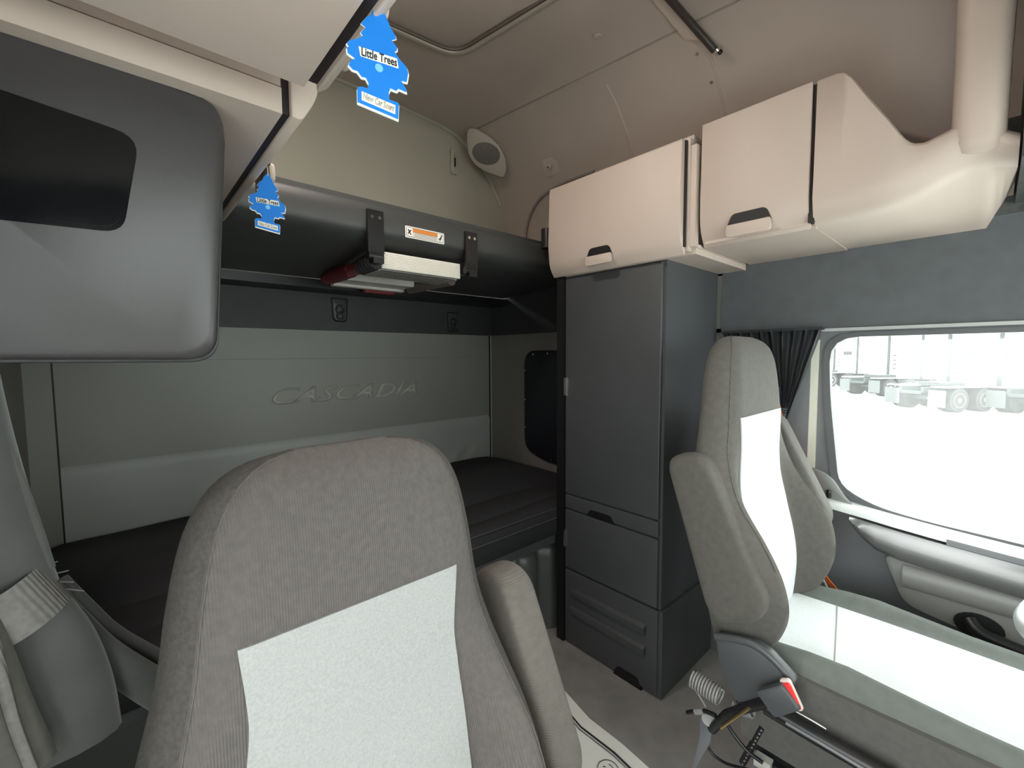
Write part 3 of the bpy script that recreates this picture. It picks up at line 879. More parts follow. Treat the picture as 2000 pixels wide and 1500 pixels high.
tube_bm([q1.lerp(q2, i/(n_-1)) for i in range(n_)], [0.034 if i % 4 < 2 else 0.026 for i in range(n_)], 14, g)
emit('rubber_bellows', g, 'black_plastic', L)
r0, r1 = at(800, 565, Y=2.05), at(882, 548, Y=1.72)
tube('ladder_rail', [r0, r1], 0.024, mat('rail_brown', (0.16, 0.12, 0.10), 0.35), L, 12)
box('red_bracket', (0.94, 1.10), (2.14, 2.17), (c0.z-0.012, c0.z+0.01), 'dark_red', L, 0.002)
tube('end_clamp', [(1.095, 1.56, 1.70), (1.15, 1.54, 1.69)], 0.014, 'black_plastic', L, 10)

# ---- hooks on the dark band
for (x, z, lab) in ((0.897, 1.592, 'black loop hook on the dark band below the bunk, left of the pair'), (1.628, 1.56, 'black loop hook on the dark band, partly hidden in shadow near the corner')):
    t = thing('wall_hook', (x, 2.37, z-0.06), lab, 'hook', 'hooks on the dark band')
    xz_plate('hook_plate', round_poly([(x-0.034, z-0.055), (x+0.034, z-0.055), (x+0.040, z+0.065), (x-0.040, z+0.065)], [0.02, 0.02, 0.004, 0.004]), 2.368, 0.008, 'bunk_vinyl', t, 0.003)
    tube('hook_rim', [(px, 2.366, pz) for px, pz in round_poly([(x-0.034, z-0.055), (x+0.034, z-0.055), (x+0.040, z+0.065), (x-0.040, z+0.065)], [0.02, 0.02, 0.004, 0.004])], 0.004, 'black_plastic', t, 6, True)
    for dz, r_ in ((0.008, 0.020), (-0.026, 0.016)):
        tube('hook_loop', [(x+r_*math.cos(2*math.pi*k/18), 2.362, z+dz+r_*math.sin(2*math.pi*k/18)) for k in range(18)], 0.0055, 'black_plastic', t, 8, True)

# ---- lower mattress and bunk base
MT = thing('mattress', (0.85, 1.88, 0.492), 'black fabric mattress on the lower bunk', 'mattress')
rings = []
ysec = [(1.352, 0.500), (1.342, 0.515), (1.340, 0.56), (1.342, 0.612), (1.352, 0.632), (1.375, 0.641), (1.43, 0.645), (1.435, 0.641), (1.44, 0.646), (1.60, 0.651), (1.605, 0.646), (1.61, 0.651), (1.9, 0.653), (2.2, 0.650), (2.36, 0.642), (2.388, 0.63), (2.388, 0.50)]
for i in range(33):
    x = XL+0.005+(XR-XL-0.012)*i/32
    e = 0.03*(max(0, abs(i-16)-14.5)/1.5)**2
    rings.append([Vector((x, y, z-(e if z > 0.6 else 0)+(0.004*math.sin(x*9+y*5) if z > 0.6 else 0))) for y, z in ysec])
loft('mattress_body', rings, 'black_fabric', MT, smooth=60)
for z in (0.628, 0.586):
    tube('piping', [(XL+0.01, 1.3405 if z < 0.62 else 1.348, z), (XR-0.02, 1.3405 if z < 0.62 else 1.348, z)], 0.0035, mat('piping_fabric', (0.045, 0.043, 0.045), 0.8), MT, 6)
BB = thing('bunk_cabinet', (0.85, 1.85, 0), 'dark plastic storage cabinet under the lower bunk', 'cabinet')
box('deck', (XL+0.01, XR-0.01), (1.36, 2.38), (0.455, 0.497), 'charcoal', BB, 0.006)
box('side_box', (XL+0.01, XR-0.01), (1.50, 2.38), (0.0, 0.455), 'base_grey', BB, 0.004)
# moulded cover beside the tower with a wavy shoulder
pts = smooth_curve([(0.95, 1.46, 0.0), (1.12, 1.46, 0.0), (1.30, 1.45, 0.0), (1.34, 1.42, 0.0), (1.38, 1.40, 0), (1.43, 1.41, 0), (1.47, 1.44, 0), (1.52, 1.40, 0), (1.58, 1.38, 0)], 5)
rings = []
for z, sh in ((0.003, 0), (0.20, 0.0), (0.36, 0.004), (0.40, 0.010), (0.415, 0.03), (0.42, 0.08)):
    rings.append([Vector((p.x, p.y+sh, z)) for p in pts])
loft('moulded_cover', rings, 'base_grey', BB, closed=False, smooth=60)


# ---- seats
def seat(x0, dy, dz, s, label, group, driver):
    """s = +1: inboard is towards -X (driver), s = -1: inboard is towards +X (passenger)"""
    root = thing('cab_seat', (x0, 0.35+dy, 0), label, 'seat', group)
    XC_ = x0
    W = [(0.50, 0.225), (0.58, 0.262), (0.68, 0.288), (0.78, 0.310), (0.86, 0.312), (0.94, 0.300), (1.02, 0.278), (1.12, 0.252), (1.22, 0.236), (1.30, 0.218), (1.345, 0.198), (1.375, 0.172), (1.395, 0.132), (1.404, 0.08)]
    YC = [(0.50, 0.415), (0.60, 0.408), (0.68, 0.408), (0.76, 0.420), (0.86, 0.445), (0.97, 0.468), (1.17, 0.470), (1.30, 0.480), (1.36, 0.492), (1.385, 0.508), (1.404, 0.535)]
    YB = [(0.50, 0.52), (0.75, 0.555), (1.0, 0.575), (1.2, 0.572), (1.30, 0.572), (1.36, 0.568), (1.39, 0.560), (1.404, 0.55)]
    BO = [(0.50, 0.03), (0.58, 0.085), (0.68, 0.125), (0.78, 0.130), (0.86, 0.105), (0.94, 0.055), (1.02, 0.020), (1.10, 0.0), (1.40, 0.0)]

    def yfront(u, z):
        """u = -1..1 across the back"""
        w = sinterp(W, z); y = sinterp(YC, z); bo = sinterp(BO, z)
        a = abs(u)
        # bolster bulge between the insert and the edge, then rounded off
        k = max(0.0, min(1.0, (a-0.62)/0.24)); k = k*k*(3-2*k)
        y -= bo*k
        back = sinterp(YB, z)
        e = max(0.0, (a-0.62)/0.38)
        y = y+(back-y)*0.66*(1-math.sqrt(max(0, 1-e*e)))
        return y

    us = [-1+2*i/40 for i in range(41)]
    us = [math.copysign(abs(u)**0.85, u) for u in us]
    zs = [0.50+0.904*i/60 for i in range(57)]+[1.352, 1.364, 1.376, 1.386, 1.394, 1.400, 1.404]
    zs = sorted(set(round(z, 4) for z in zs if z <= 1.404))
    rings = []
    for z in zs:
        w = sinterp(W, z); yb = sinterp(YB, z)
        ring = [Vector((XC_+u*w, yfront(u, z)+dy, z+dz)) for u in us]
        n = 14
        yl = yfront(1.0, z)
        for i in range(1, n):
            t = i/n; a = math.cos(math.pi*t)
            ring.append(Vector((XC_+w*math.copysign(abs(a)**0.5, a), yl+(yb-yl)*math.sin(math.pi*t)**0.6+dy, z+dz)))
        rings.append(ring)
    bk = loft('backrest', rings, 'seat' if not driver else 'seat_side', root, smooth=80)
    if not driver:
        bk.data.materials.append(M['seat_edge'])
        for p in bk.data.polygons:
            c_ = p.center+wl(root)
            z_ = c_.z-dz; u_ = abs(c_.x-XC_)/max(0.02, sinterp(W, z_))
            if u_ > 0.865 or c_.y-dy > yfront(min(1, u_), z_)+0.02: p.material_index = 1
    # pale insert panel following the front of the backrest
    IW = [(0.52, 0.140), (0.62, 0.155), (0.72, 0.164), (0.84, 0.170), (0.92, 0.172), (0.99, 0.168), (1.05, 0.162), (1.10, 0.164), (1.165, 0.170), (1.180, 0.170)]
    n = 28; g = bmesh.new(); rows = []
    top = 1.168
    for j in range(41):
        v = j/40; row = []
        for i in range(n+1):
            uu = -1+2*i/n
            z = 0.53+(top-0.53)*v
            w = sinterp(IW, z)
            x = uu*w
            u = x/sinterp(W, z)
            row.append(g.verts.new((XC_+x, yfront(u, z)+dy-0.0035, z+dz)))
        rows.append(row)
    for a, b in zip(rows, rows[1:]):
        for i in range(n): g.faces.new((a[i], a[i+1], b[i+1], b[i]))
    ge = bmesh.ops.extrude_face_region(g, geom=list(g.faces))
    for v in ge['geom']:
        if isinstance(v, bmesh.types.BMVert): v.co.y += 0.012
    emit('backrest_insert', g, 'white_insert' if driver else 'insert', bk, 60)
    # piping along the head edge
    edge = []
    for z in [0.80+0.02*i for i in range(26)]+[1.33, 1.35, 1.37, 1.385, 1.395, 1.402]: edge.append((z, 0.86))
    for sg in (-1, 1):
        tube('seam_piping', [Vector((XC_+sg*u*sinterp(W, z), yfront(u, z)+dy-0.0005, z+dz)) for z, u in edge], 0.0016, 'seat', bk, 5)

    # folded-up armrests on both sides: rounded slabs
    for side, nm, dyz in ((-s, 'armrest', 0), (s, 'armrest', 1))[:2 if driver else 1]:
        xc = XC_+side*(0.355 if not driver else 0.272 if dyz == 0 else 0.290)
        pr = round_poly([(0.625, 1.058), (0.515, 1.078), (0.345, 0.735), (0.362, 0.672), (0.47, 0.622), (0.50, 0.66)], [0.05, 0.05, 0.05, 0.05, 0.05, 0.03], 6)
        if dyz: pr = [(y-0.01, z+0.065) for y, z in pr]
        cy = sum(p[0] for p in pr)/len(pr); cz = sum(p[1] for p in pr)/len(pr)
        rr = []
        hw = 0.042
        for q, k in ((-1, 0.0), (-1, 0.6), (-0.93, 0.85), (-0.75, 0.97), (-0.4, 1.0), (0.4, 1.0), (0.75, 0.97), (0.93, 0.85), (1, 0.6), (1, 0.0)):
            if k == 0.0: k = 0.02
            ring = []
            for y, z in pr:
                d = Vector((y-cy, z-cz)); L_ = d.length
                d = d*(max(0.02, (L_-0.028*(1-k)/0.4*1.0)/L_) if k > 0.1 else 0.3)
                ring.append(Vector((xc+q*hw, cy+d.x+dy, cz+d.y+dz)))
            rr.append(ring)
        loft(nm, rr, 'seat_rib' if not driver else 'seat_side', root, smooth=70)

    # seat cushion
    zc = 0.55
    CW = 0.262
    ys = [0.44, 0.43, 0.40, 0.34, 0.28, 0.2, 0.1, 0.0, -0.1, -0.18, -0.24, -0.28, -0.298, -0.305]

    def cw(u): return CW if u*s > 0 else 0.236

    def ctop(u, y):
        a = abs(u); k = max(0, min(1, (a-0.66)/0.2)); k = k*k*(3-2*k)
        e = max(0, (a-0.80)/0.20)
        k *= 1+0.9*math.exp(-((y-0.22)/0.14)**2)
        f = max(0, (-y-0.20)/0.105)
        return zc+0.004*math.sin((0.4-y)*6)+0.022*k-0.075*(1-math.sqrt(max(0, 1-e*e)))-0.09*f*f

    rings = []
    for y in ys:
        ring = [Vector((XC_+u*cw(u), y+dy, ctop(u, y)+dz)) for u in us]
        f = max(0, (-y-0.06)/0.105)
        for u, z in ((0.995, 0.488), (0.97, 0.478), (0.9, 0.47), (-0.9, 0.47), (-0.97, 0.478), (-0.995, 0.488)):
            ring.append(Vector((XC_+u*cw(u), y+dy, z+dz)))
        rings.append(ring)
    cu = loft('seat_cushion', rings, 'green_grey' if driver else 'seat', root, smooth=70)
    g = bmesh.new(); rows = []
    for y in [0.42, 0.38, 0.30, 0.2, 0.1, 0.0, -0.1, -0.18, -0.23, -0.27]:
        rows.append([g.verts.new((XC_+uu*0.172, y+dy, ctop(uu*0.172/cw(uu), y)+dz+0.0015)) for uu in [-1+2*i/16 for i in range(17)]])
    for a, b in zip(rows, rows[1:]):
        for i in range(16): g.faces.new((a[i], a[i+1], b[i+1], b[i]))
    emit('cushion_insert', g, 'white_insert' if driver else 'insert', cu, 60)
    for y in (0.262,):
        tube('cushion_seam', [Vector((XC_+uu*0.17, y+dy+0.03*uu, ctop(uu*0.172/cw(uu), y)+dz+0.0015)) for uu in [-1+2*i/10 for i in range(11)]], 0.0018, 'insert', cu, 5)
    # skirt below the cushion
    box('cushion_skirt', (XC_-0.246, XC_+0.246), (-0.29+dy, 0.42+dy), (0.30+dz, 0.538+dz), 'skirt', root, 0.02, 3)
    box('seat_pan', (XC_-0.21, XC_+0.21), (-0.12+dy, 0.40+dy), (0.25+dz, 0.31+dz), 'black_plastic', root, 0.006)
    box('pedestal', (XC_-0.19, XC_+0.19), (-0.10+dy, 0.34+dy), (0.0, 0.10), 'black_plastic', root, 0.006)
    g = bmesh.new()
    nb = 13
    rr = []
    for i in range(nb):
        z = 0.10+(0.25+dz-0.10)*i/(nb-1); k = 1.0 if i % 2 == 0 else 0.94
        rr.append([Vector((XC_+x*k, 0.12+dy+y*k, z)) for x, y in rrect(-0.17, 0.17, -0.18, 0.18, 0.04, 4)])
    loft('suspension_bellows', rr, 'black_fabric', root)
    return root


SEAT_D = seat(1.47, 0.0, 0.0, 1, "driver's seat with white insert, beside the window", 'cab seats', True)
SEAT_P = seat(0.265, 0.165, -0.195, -1, 'grey ribbed passenger seat in the foreground, seen from the front', 'cab seats', False)

# ---- driver's seat: side shield, buckle, slide rails, levers, coiled hose
xs_ = 1.168
sd = yz_plate('side_shield', round_poly([tuple(at(px, py, X=xs_).yz) for px, py in ((1396, 1240), (1474, 1258), (1502, 1278), (1556, 1338), (1520, 1352), (1500, 1372), (1440, 1374), (1414, 1335), (1402, 1285))], 0.012), xs_, 0.035, 'charcoal', SEAT_D, 0.005)
tube('shield_edge', smooth_curve([at(px, py, X=xs_+0.006) for px, py in ((1398, 1243), (1440, 1249), (1472, 1259), (1500, 1278), (1530, 1308), (1548, 1330))], 4), 0.010, 'charcoal', sd, 8)
bkl = thing('seat_belt_buckle', (1.19, 0.31, 0.30), "black seat belt buckle with a red release button beside the driver's seat", 'buckle')
p0, p1 = Vector((1.19, 0.415, 0.350)), Vector((1.19, 0.355, 0.395))
bx_, by_, bn_ = frame3((-1, 0, 0), (0, -0.45, 0.9))
bd = Vector((0, -0.75, 0.66)).normalized(); bw = Vector((0, -0.66, -0.75)).normalized()
bc = at(1530, 1360, X=1.150)
plate('buckle_body', round_poly([(-0.046, -0.030), (0.028, -0.032), (0.032, 0.026), (-0.042, 0.030)], 0.008), bc, bd, bw, (-1, 0, 0), 0.024, 'charcoal', bkl, 0.004)
e0, e1 = at(1531, 1330, X=1.137), at(1558, 1390, X=1.137)
ed = (e1-e0).normalized(); en = Vector((0, ed.z, -ed.y))
if en.y > 0: en = -en
plate('button_frame', rrect(-0.002, (e1-e0).length+0.002, -0.014, 0.012, 0.008), e0+EX*0.004, ed, en, (1, 0, 0), 0.01, mat('pale_frame', (0.62, 0.52, 0.48), 0.5), bkl, 0.003)
plate('release_button', rrect(0.005, (e1-e0).length-0.003, -0.010, 0.010, 0.005), e0-EX*0.001, ed, en, (1, 0, 0), 0.012, 'red', bkl, 0.003)
tube('buckle_stalk', [at(1390, 1425, X=1.175), at(1420, 1395, X=1.165), at(1460, 1382, X=1.16), at(1500, 1372, X=1.155)], 0.012, 'black_plastic', bkl, 8)


def seat_part_tube(nm, pl, r, m, X, par=SEAT_D, n=8):
    return tube(nm, smooth_curve([at(px, py, X=X) for px, py in pl], 4), r, m, par, n)


seat_part_tube('slide_rail', [(1495, 1378), (1600, 1440), (1760, 1530)], 0.020, 'black_plastic', 1.185)
seat_part_tube('rail_edge', [(1552, 1388), (1582, 1405), (1614, 1424)], 0.0022, 'chrome', 1.166)
seat_part_tube('lower_rail', [(1535, 1412), (1600, 1450), (1700, 1510)], 0.004, 'door_grey', 1.165)
seat_part_tube('tension_rod', [(1408, 1422), (1462, 1384)], 0.0042, 'brass', 1.145)
seat_part_tube('lever_arm', [(1398, 1398), (1372, 1388), (1342, 1392)], 0.006, 'black_plastic', 1.17)
seat_part_tube('lever_sleeve', [(1374, 1389), (1358, 1390)], 0.0085, 'coil', 1.169)
seat_part_tube('control_cable', [(1412, 1400), (1430, 1430), (1458, 1465), (1490, 1490)], 0.005, 'black_plastic', 1.21)
seat_part_tube('hanging_cable', [(1381, 1455), (1394, 1475), (1420, 1492), (1450, 1500), (1490, 1510)], 0.004, 'black_plastic', 1.20)
tube('hinge_pivot', [at(1384, 1404, X=1.175), at(1384, 1404, X=1.215)], 0.018, 'coil', SEAT_D, 14)
yz_plate('bracket', [tuple(at(px, py, X=1.19).yz) for px, py in ((1368, 1400), (1392, 1405), (1388, 1450), (1360, 1500), (1352, 1500), (1366, 1440))], 1.188, 0.008, 'door_grey', SEAT_D, 0.002)
# adjustment rack with teeth
ra, rb = at(1490, 1418, X=1.23), at(1450, 1490, X=1.23)
rk = tube('adjustment_rack', [ra, rb], 0.009, 'black_plastic', SEAT_D, 8)
for k in range(11):
    q = ra.lerp(rb, (k+0.5)/11)
    disc('rack_tooth', q+Vector((-0.009, -0.002, 0)), (-1, 0, 0), 0.0022, 0.003, 'coil', rk, 8)
box('seat_frame', (1.24, 1.70), (-0.2, 0.36), (0.20, 0.255), 'black_plastic', SEAT_D, 0.008)
box('frame_bracket', (1.225, 1.25), (0.345, 0.385), (0.235, 0.262), mat('pale_bracket', (0.55, 0.54, 0.5), 0.4), SEAT_D, 0.003)
# coiled air hose
hs = thing('coiled_air_hose', (1.17, 0.52, 0.30), "grey coiled air hose hanging behind the driver's seat", 'hose')
c0, c1 = at(1353, 1325, X=1.17), at(1408, 1362, X=1.17)
ax = (c1-c0).normalized(); u_ = ax.cross(EX).normalized(); w_ = ax.cross(u_)
pts = []
for k in range(10*12+1):
    a_ = 2*math.pi*k/12; q = c0.lerp(c1, k/(10*12))
    pts.append(q+(u_*math.cos(a_)+w_*math.sin(a_))*0.023)
tube('coil', pts, 0.0026, 'coil', hs, 6)
tube('hose_tail', smooth_curve([pts[0], at(1356, 1340, X=1.165), at(1368, 1362, X=1.165), at(1378, 1380, X=1.17)], 4), 0.0028, 'coil', hs, 6)
c2, c3 = at(1436, 1382, X=1.185), at(1470, 1390, X=1.185)
pts = []
ax = (c3-c2).normalized(); u_ = ax.cross(EX).normalized(); w_ = ax.cross(u_)
for k in range(8*12+1):
    a_ = 2*math.pi*k/12; q = c2.lerp(c3, k/96)
    pts.append(q+(u_*math.cos(a_)+w_*math.sin(a_))*0.014)
tube('coil', pts, 0.003, 'coil', hs, 6)

# ---- orange seat belt on the door pillar
sb = thing('seat_belt', (1.82, 0.45, 0.45), "orange seat belt behind the driver's seat, next to the door", 'seat belt')


def strap(nm, pl, wdir, w, m, par):
    wdir = Vector(wdir).normalized()
    pl = smooth_curve(pl, 4)
    rings = []
    for i, p in enumerate(pl):
        t_ = (pl[min(i+1, len(pl)-1)]-pl[max(i-1, 0)]).normalized()
        nn = t_.cross(wdir).normalized()*0.0012
        rings.append([p-wdir*w/2-nn, p+wdir*w/2-nn, p+wdir*w/2+nn, p-wdir*w/2+nn])
    return loft(nm, rings, m, par)


s0, s1, s2, s3 = at(1512, 770, X=1.915), at(1522, 815, X=1.90), at(1575, 1060, X=1.84), at(1638, 1160, X=1.79)
strap('belt_webbing', [s0, s1, s2, s3], (0.4, 0.9, 0), 0.030, 'orange', sb)
box('belt_anchor', (1.895, 1.945), (s0.y-0.02, s0.y+0.02), (s0.z-0.02, s0.z+0.03), 'charcoal', sb, 0.006)
tq = at(1614, 1140, X=1.755)
tube('belt_tongue', [tq+Vector((0, 0.02, 0.03)), tq+Vector((0, -0.005, -0.02))], 0.006, 'chrome', sb)

# ---- steering wheel, only its rear edge reaches into the picture
sw = thing('steering_wheel', (1.49, -0.24, 0.80), 'pale steering wheel rim at the right edge of the photo', 'steering wheel')
wc = Vector((1.40, -0.262, 0.865)); wn = Vector((0, 0.42, 0.9)).normalized()
wa = EX; wb = wn.cross(wa)
tube('wheel_rim', [wc+(wa*math.cos(2*math.pi*k/48)+wb*math.sin(2*math.pi*k/48))*0.205 for k in range(48)], 0.021, mat('wheel_leather', (0.42, 0.44, 0.45), 0.35), sw, 12, True)
disc('hub', wc-wn*0.03, wn, 0.07, 0.035, 'charcoal', sw, 24, 0.01)
for k in (0.1, 0.5, 0.9):
    a_ = math.pi*2*k/1.0
    tube('spoke', [wc, wc+(wa*math.cos(a_)+wb*math.sin(a_))*0.20], 0.013, 'charcoal', sw, 8)
tube('column', [wc-wn*0.02, wc-wn*0.38], 0.04, 'charcoal', sw, 12)

# ---- dashboard (behind the camera, below the windshield)
db = thing('dashboard', (0.85, -0.7, 0.0), 'grey dashboard below the windshield', 'dashboard')
plate('dash_body', round_poly([(-0.895, 0.02), (-0.62, 0.02), (-0.50, 0.75), (-0.58, 0.93), (-0.895, 0.97)], 0.04), (XL, 0, 0), EY, EZ, EX, XR-XL, 'dash', db, 0.01)

# ---- black curtain at the driver's window
cu = thing('window_curtain', (1.92, 0.58, 1.12), "black pleated curtain gathered behind the driver's headrest", 'curtain')
rows = []
N = 84
for j in range(25):
    v = j/24
    row = []
    for i in range(N+1):
        u = i/N
        ytop = 0.775-(0.775-0.420)*u
        ybot = 0.560-0.035*u
        z = 1.441-(1.441-1.125)*v-0.03*u*(v**3)
        k = v**1.15
        y = ytop*(1-k)+ybot*k
        amp = 0.016*(1-0.55*v)
        x = 1.918+amp*math.sin(u*2*math.pi*9+0.6*math.sin(v*3))
        row.append(Vector((x, y+0.004*math.cos(u*2*math.pi*9), z)))
    rows.append(row)
g = loft_bm(rows, False)
ge = bmesh.ops.extrude_face_region(g, geom=list(g.faces))
for v in ge['geom']:
    if isinstance(v, bmesh.types.BMVert): v.co.x += 0.003
emit('cloth', g, 'curtain', cu, 70)
box('header_tape', (1.905, 1.938), (0.42, 0.78), (1.436, 1.446), 'curtain', cu, 0.002)
tube('curtain_tie', [(1.90, 0.56, 1.13), (1.90, 0.525, 1.125), (1.935, 0.525, 1.12), (1.94, 0.56, 1.125)], 0.006, 'black_plastic', cu, 6, True)
tube('gathered_tail', smooth_curve([(1.918, 0.543, 1.14), (1.92, 0.55, 1.08), (1.92, 0.57, 0.95), (1.92, 0.575, 0.80)], 4), [0.022]*13, 'curtain', cu, 10)

# ---- grey curtain tied back at the passenger side
gc = thing('tied_curtain', (-0.08, 0.88, 0.62), 'grey suede curtain bundled by a strap at the left edge of the photo', 'curtain')
YCUR = 0.86


def fold(nm, cl, rad, m='curtain_grey', par=gc, squash=0.6, n=14):
    cl = smooth_curve(cl, 5)
    rr = smooth_curve([Vector((r_, 0, 0)) for r_ in rad], 5)
    rings = []
    for i, p in enumerate(cl):
        t_ = (cl[min(i+1, len(cl)-1)]-cl[max(i-1, 0)]).normalized()
        a_ = t_.cross(EY).normalized(); r_ = rr[i].x
        rings.append([p+a_*math.cos(2*math.pi*k/n)*r_+EY*math.sin(2*math.pi*k/n)*r_*squash for k in range(n)])
    return loft(nm, rings, m, par, smooth=70)


def P3(px, py, dy=0.0): return at(px, py, Y=YCUR+dy)


fold('curtain_fold', [P3(-280, 640), P3(-200, 800), P3(-115, 950), P3(-35, 1080), P3(40, 1170)], [0.10, 0.085, 0.070, 0.056, 0.040])
fold('curtain_fold', [P3(40, 1165), P3(85, 1260), P3(112, 1360), P3(128, 1460)], [0.036, 0.050, 0.058, 0.060], squash=0.5)
fold('curtain_fold', [P3(95, 1150, 0.03), P3(145, 1215, 0.03), P3(200, 1275, 0.03), P3(280, 1330, 0.04), P3(360, 1375, 0.05)], [0.013, 0.018, 0.022, 0.026, 0.030])
fold('curtain_fold', [P3(120, 1130, 0.05), P3(170, 1185, 0.05), P3(225, 1240, 0.06), P3(320, 1300, 0.07)], [0.008, 0.010, 0.013, 0.018])
fold('curtain_edge', [P3(-30, 780, -0.01), P3(5, 860, -0.01), P3(34, 925, -0.01), P3(64, 1010, -0.01), P3(95, 1110, -0.005)], [0.005, 0.006, 0.0055, 0.006, 0.007], 'curtain_grey')
fold('curtain_edge', [P3(25, 930, -0.01), P3(55, 1020, -0.01), P3(80, 1110, -0.005)], [0.004, 0.005, 0.006])
fold('curtain_fold', [P3(-90, 1200, -0.05), P3(-60, 1300, -0.06), P3(-30, 1400, -0.06), P3(10, 1520, -0.06)], [0.03, 0.036, 0.040, 0.046], 'seat_side')
tube('curtain_hem', smooth_curve([P3(-15, 1245, -0.075), P3(5, 1330, -0.085), P3(30, 1420, -0.085), P3(65, 1510, -0.085)], 4), 0.006, 'webbing', gc, 8)
bs = thing('tie_back_strap', P3(65, 1240), 'brown woven strap holding the bundled grey curtain', 'strap')
c_a, c_b = P3(-80, 1235), P3(108, 1128)
ax = (c_b-c_a).normalized(); dn = ax.cross(EY).normalized()
if dn.z > 0: dn = -dn
rings = []
for i in range(25):
    a_ = -0.5*math.pi+math.pi*2*i/24
    q = c_a.lerp(c_b, 0.5+0.5*math.sin(a_*1.0)) - EY*0.055*math.cos(a_)
    rings.append([q-dn*0.030, q+dn*0.034, q+dn*0.034+EY*0.003, q-dn*0.030+EY*0.003])
loft('strap_band', rings, 'webbing', bs, smooth=60)
for i, (ex, ez) in enumerate(((0.012, 0.004), (0.016, 0.0), (0.014, -0.006), (0.018, -0.010))):
    q = c_b+dn*(0.014*i-0.02)
    tube('frayed_thread', [q, q+Vector((ex, 0, ez))], 0.0009, 'webbing', bs, 4)

# ---- paper floor mat with a smiling face
pm = thing('paper_floor_mat', (1.0, 0.75, 0.0), 'white paper floor mat printed with a smiling face', 'paper mat')
rows = []
mw = [(1.262, 1.10), (1.225, 0.94), (1.228, 0.80), (1.215, 0.69), (1.19, 0.55), (1.16, 0.42)]
ml = 0.42
rows = []
for x, y in mw:
    rows.append([Vector((x-ml*k/8, y-0.06*k/8, 0.004+0.003*math.sin(k*1.3+y*14)+0.002*(k == 0))) for k in range(9)])
g = loft_bm(rows, False)
ge = bmesh.ops.extrude_face_region(g, geom=list(g.faces))
for v in ge['geom']:
    if isinstance(v, bmesh.types.BMVert): v.co.z += 0.0012
emit('sheet', g, 'paper', pm, 60)
for off, r_ in ((0.055, 0.003), (0.066, 0.0012)):
    pl = [Vector((x-off, y-0.006*off/0.05, 0.0115)) for x, y in mw]
    tube('printed_line', pl, r_, 'ink', pm, 6)
fc = at(1188, 1503, Z=0.011)
tube('face_outline', [fc+Vector((0.034*math.cos(2*math.pi*k/24), 0.034*math.sin(2*math.pi*k/24), 0)) for k in range(24)], 0.0011, 'ink', pm, 5, True)
fd = Vector((0.75, 0.65, 0)).normalized(); fl = Vector((-fd.y, fd.x, 0))
for sg in (-1, 1):
    e_ = fc+fl*0.012+fd*sg*0.009
    tube('eye', [e_-fl*0.004, e_+fl*0.004], 0.0014, 'ink', pm, 5)
tube('mouth', smooth_curve([fc+fd*(-0.02)-fl*0.004, fc-fl*0.016+fd*(-0.008), fc-fl*0.016+fd*0.008, fc+fd*0.02-fl*0.004], 4), 0.0011, 'ink', pm, 5)

# ---- hanging tree-shaped air fresheners
OUT = [(510, 40), (545, 90), (570, 170), (600, 240), (640, 340), (700, 440), (708, 480), (655, 492), (720, 585), (718, 622), (690, 636), (762, 742), (838, 825), (857, 895), (838, 1005), (768, 985), (828, 1085), (834, 1128), (738, 1085), (712, 1112), (640, 1080), (620, 1130), (625, 1215), (742, 1262), (735, 1458), (240, 1248), (235, 1070), (280, 1058), (362, 1080), (376, 1020), (340, 950), (290, 940), (240, 870), (180, 850), (130, 792), (150, 742), (212, 716), (120, 650), (110, 585), (135, 572), (110, 530), (150, 490), (222, 480), (306, 440), (280, 402), (338, 335), (282, 290), (350, 210), (402, 190), (410, 140), (440, 100), (490, 58)]
P0 = Vector((0.218, 0.455, 0))
DH = Vector((0.978, -0.208, 0)).normalized()


def on_card(px, py):
    d = _rt*((px-1000)/FPX)+_up*((750-py)/FPX)+_fw
    nrm = Vector((-DH.y, DH.x, 0))
    t_ = (P0-CAM).dot(nrm)/d.dot(nrm)
    return CAM+d*t_


hang = on_card(660+510/6.25, 40/6.25)


def card2(cx_, cy_):
    p = on_card(660+cx_/6.25, cy_/6.25)-hang
    return (p.dot(DH), p.z)


OUT2 = [card2(*p) for p in OUT]


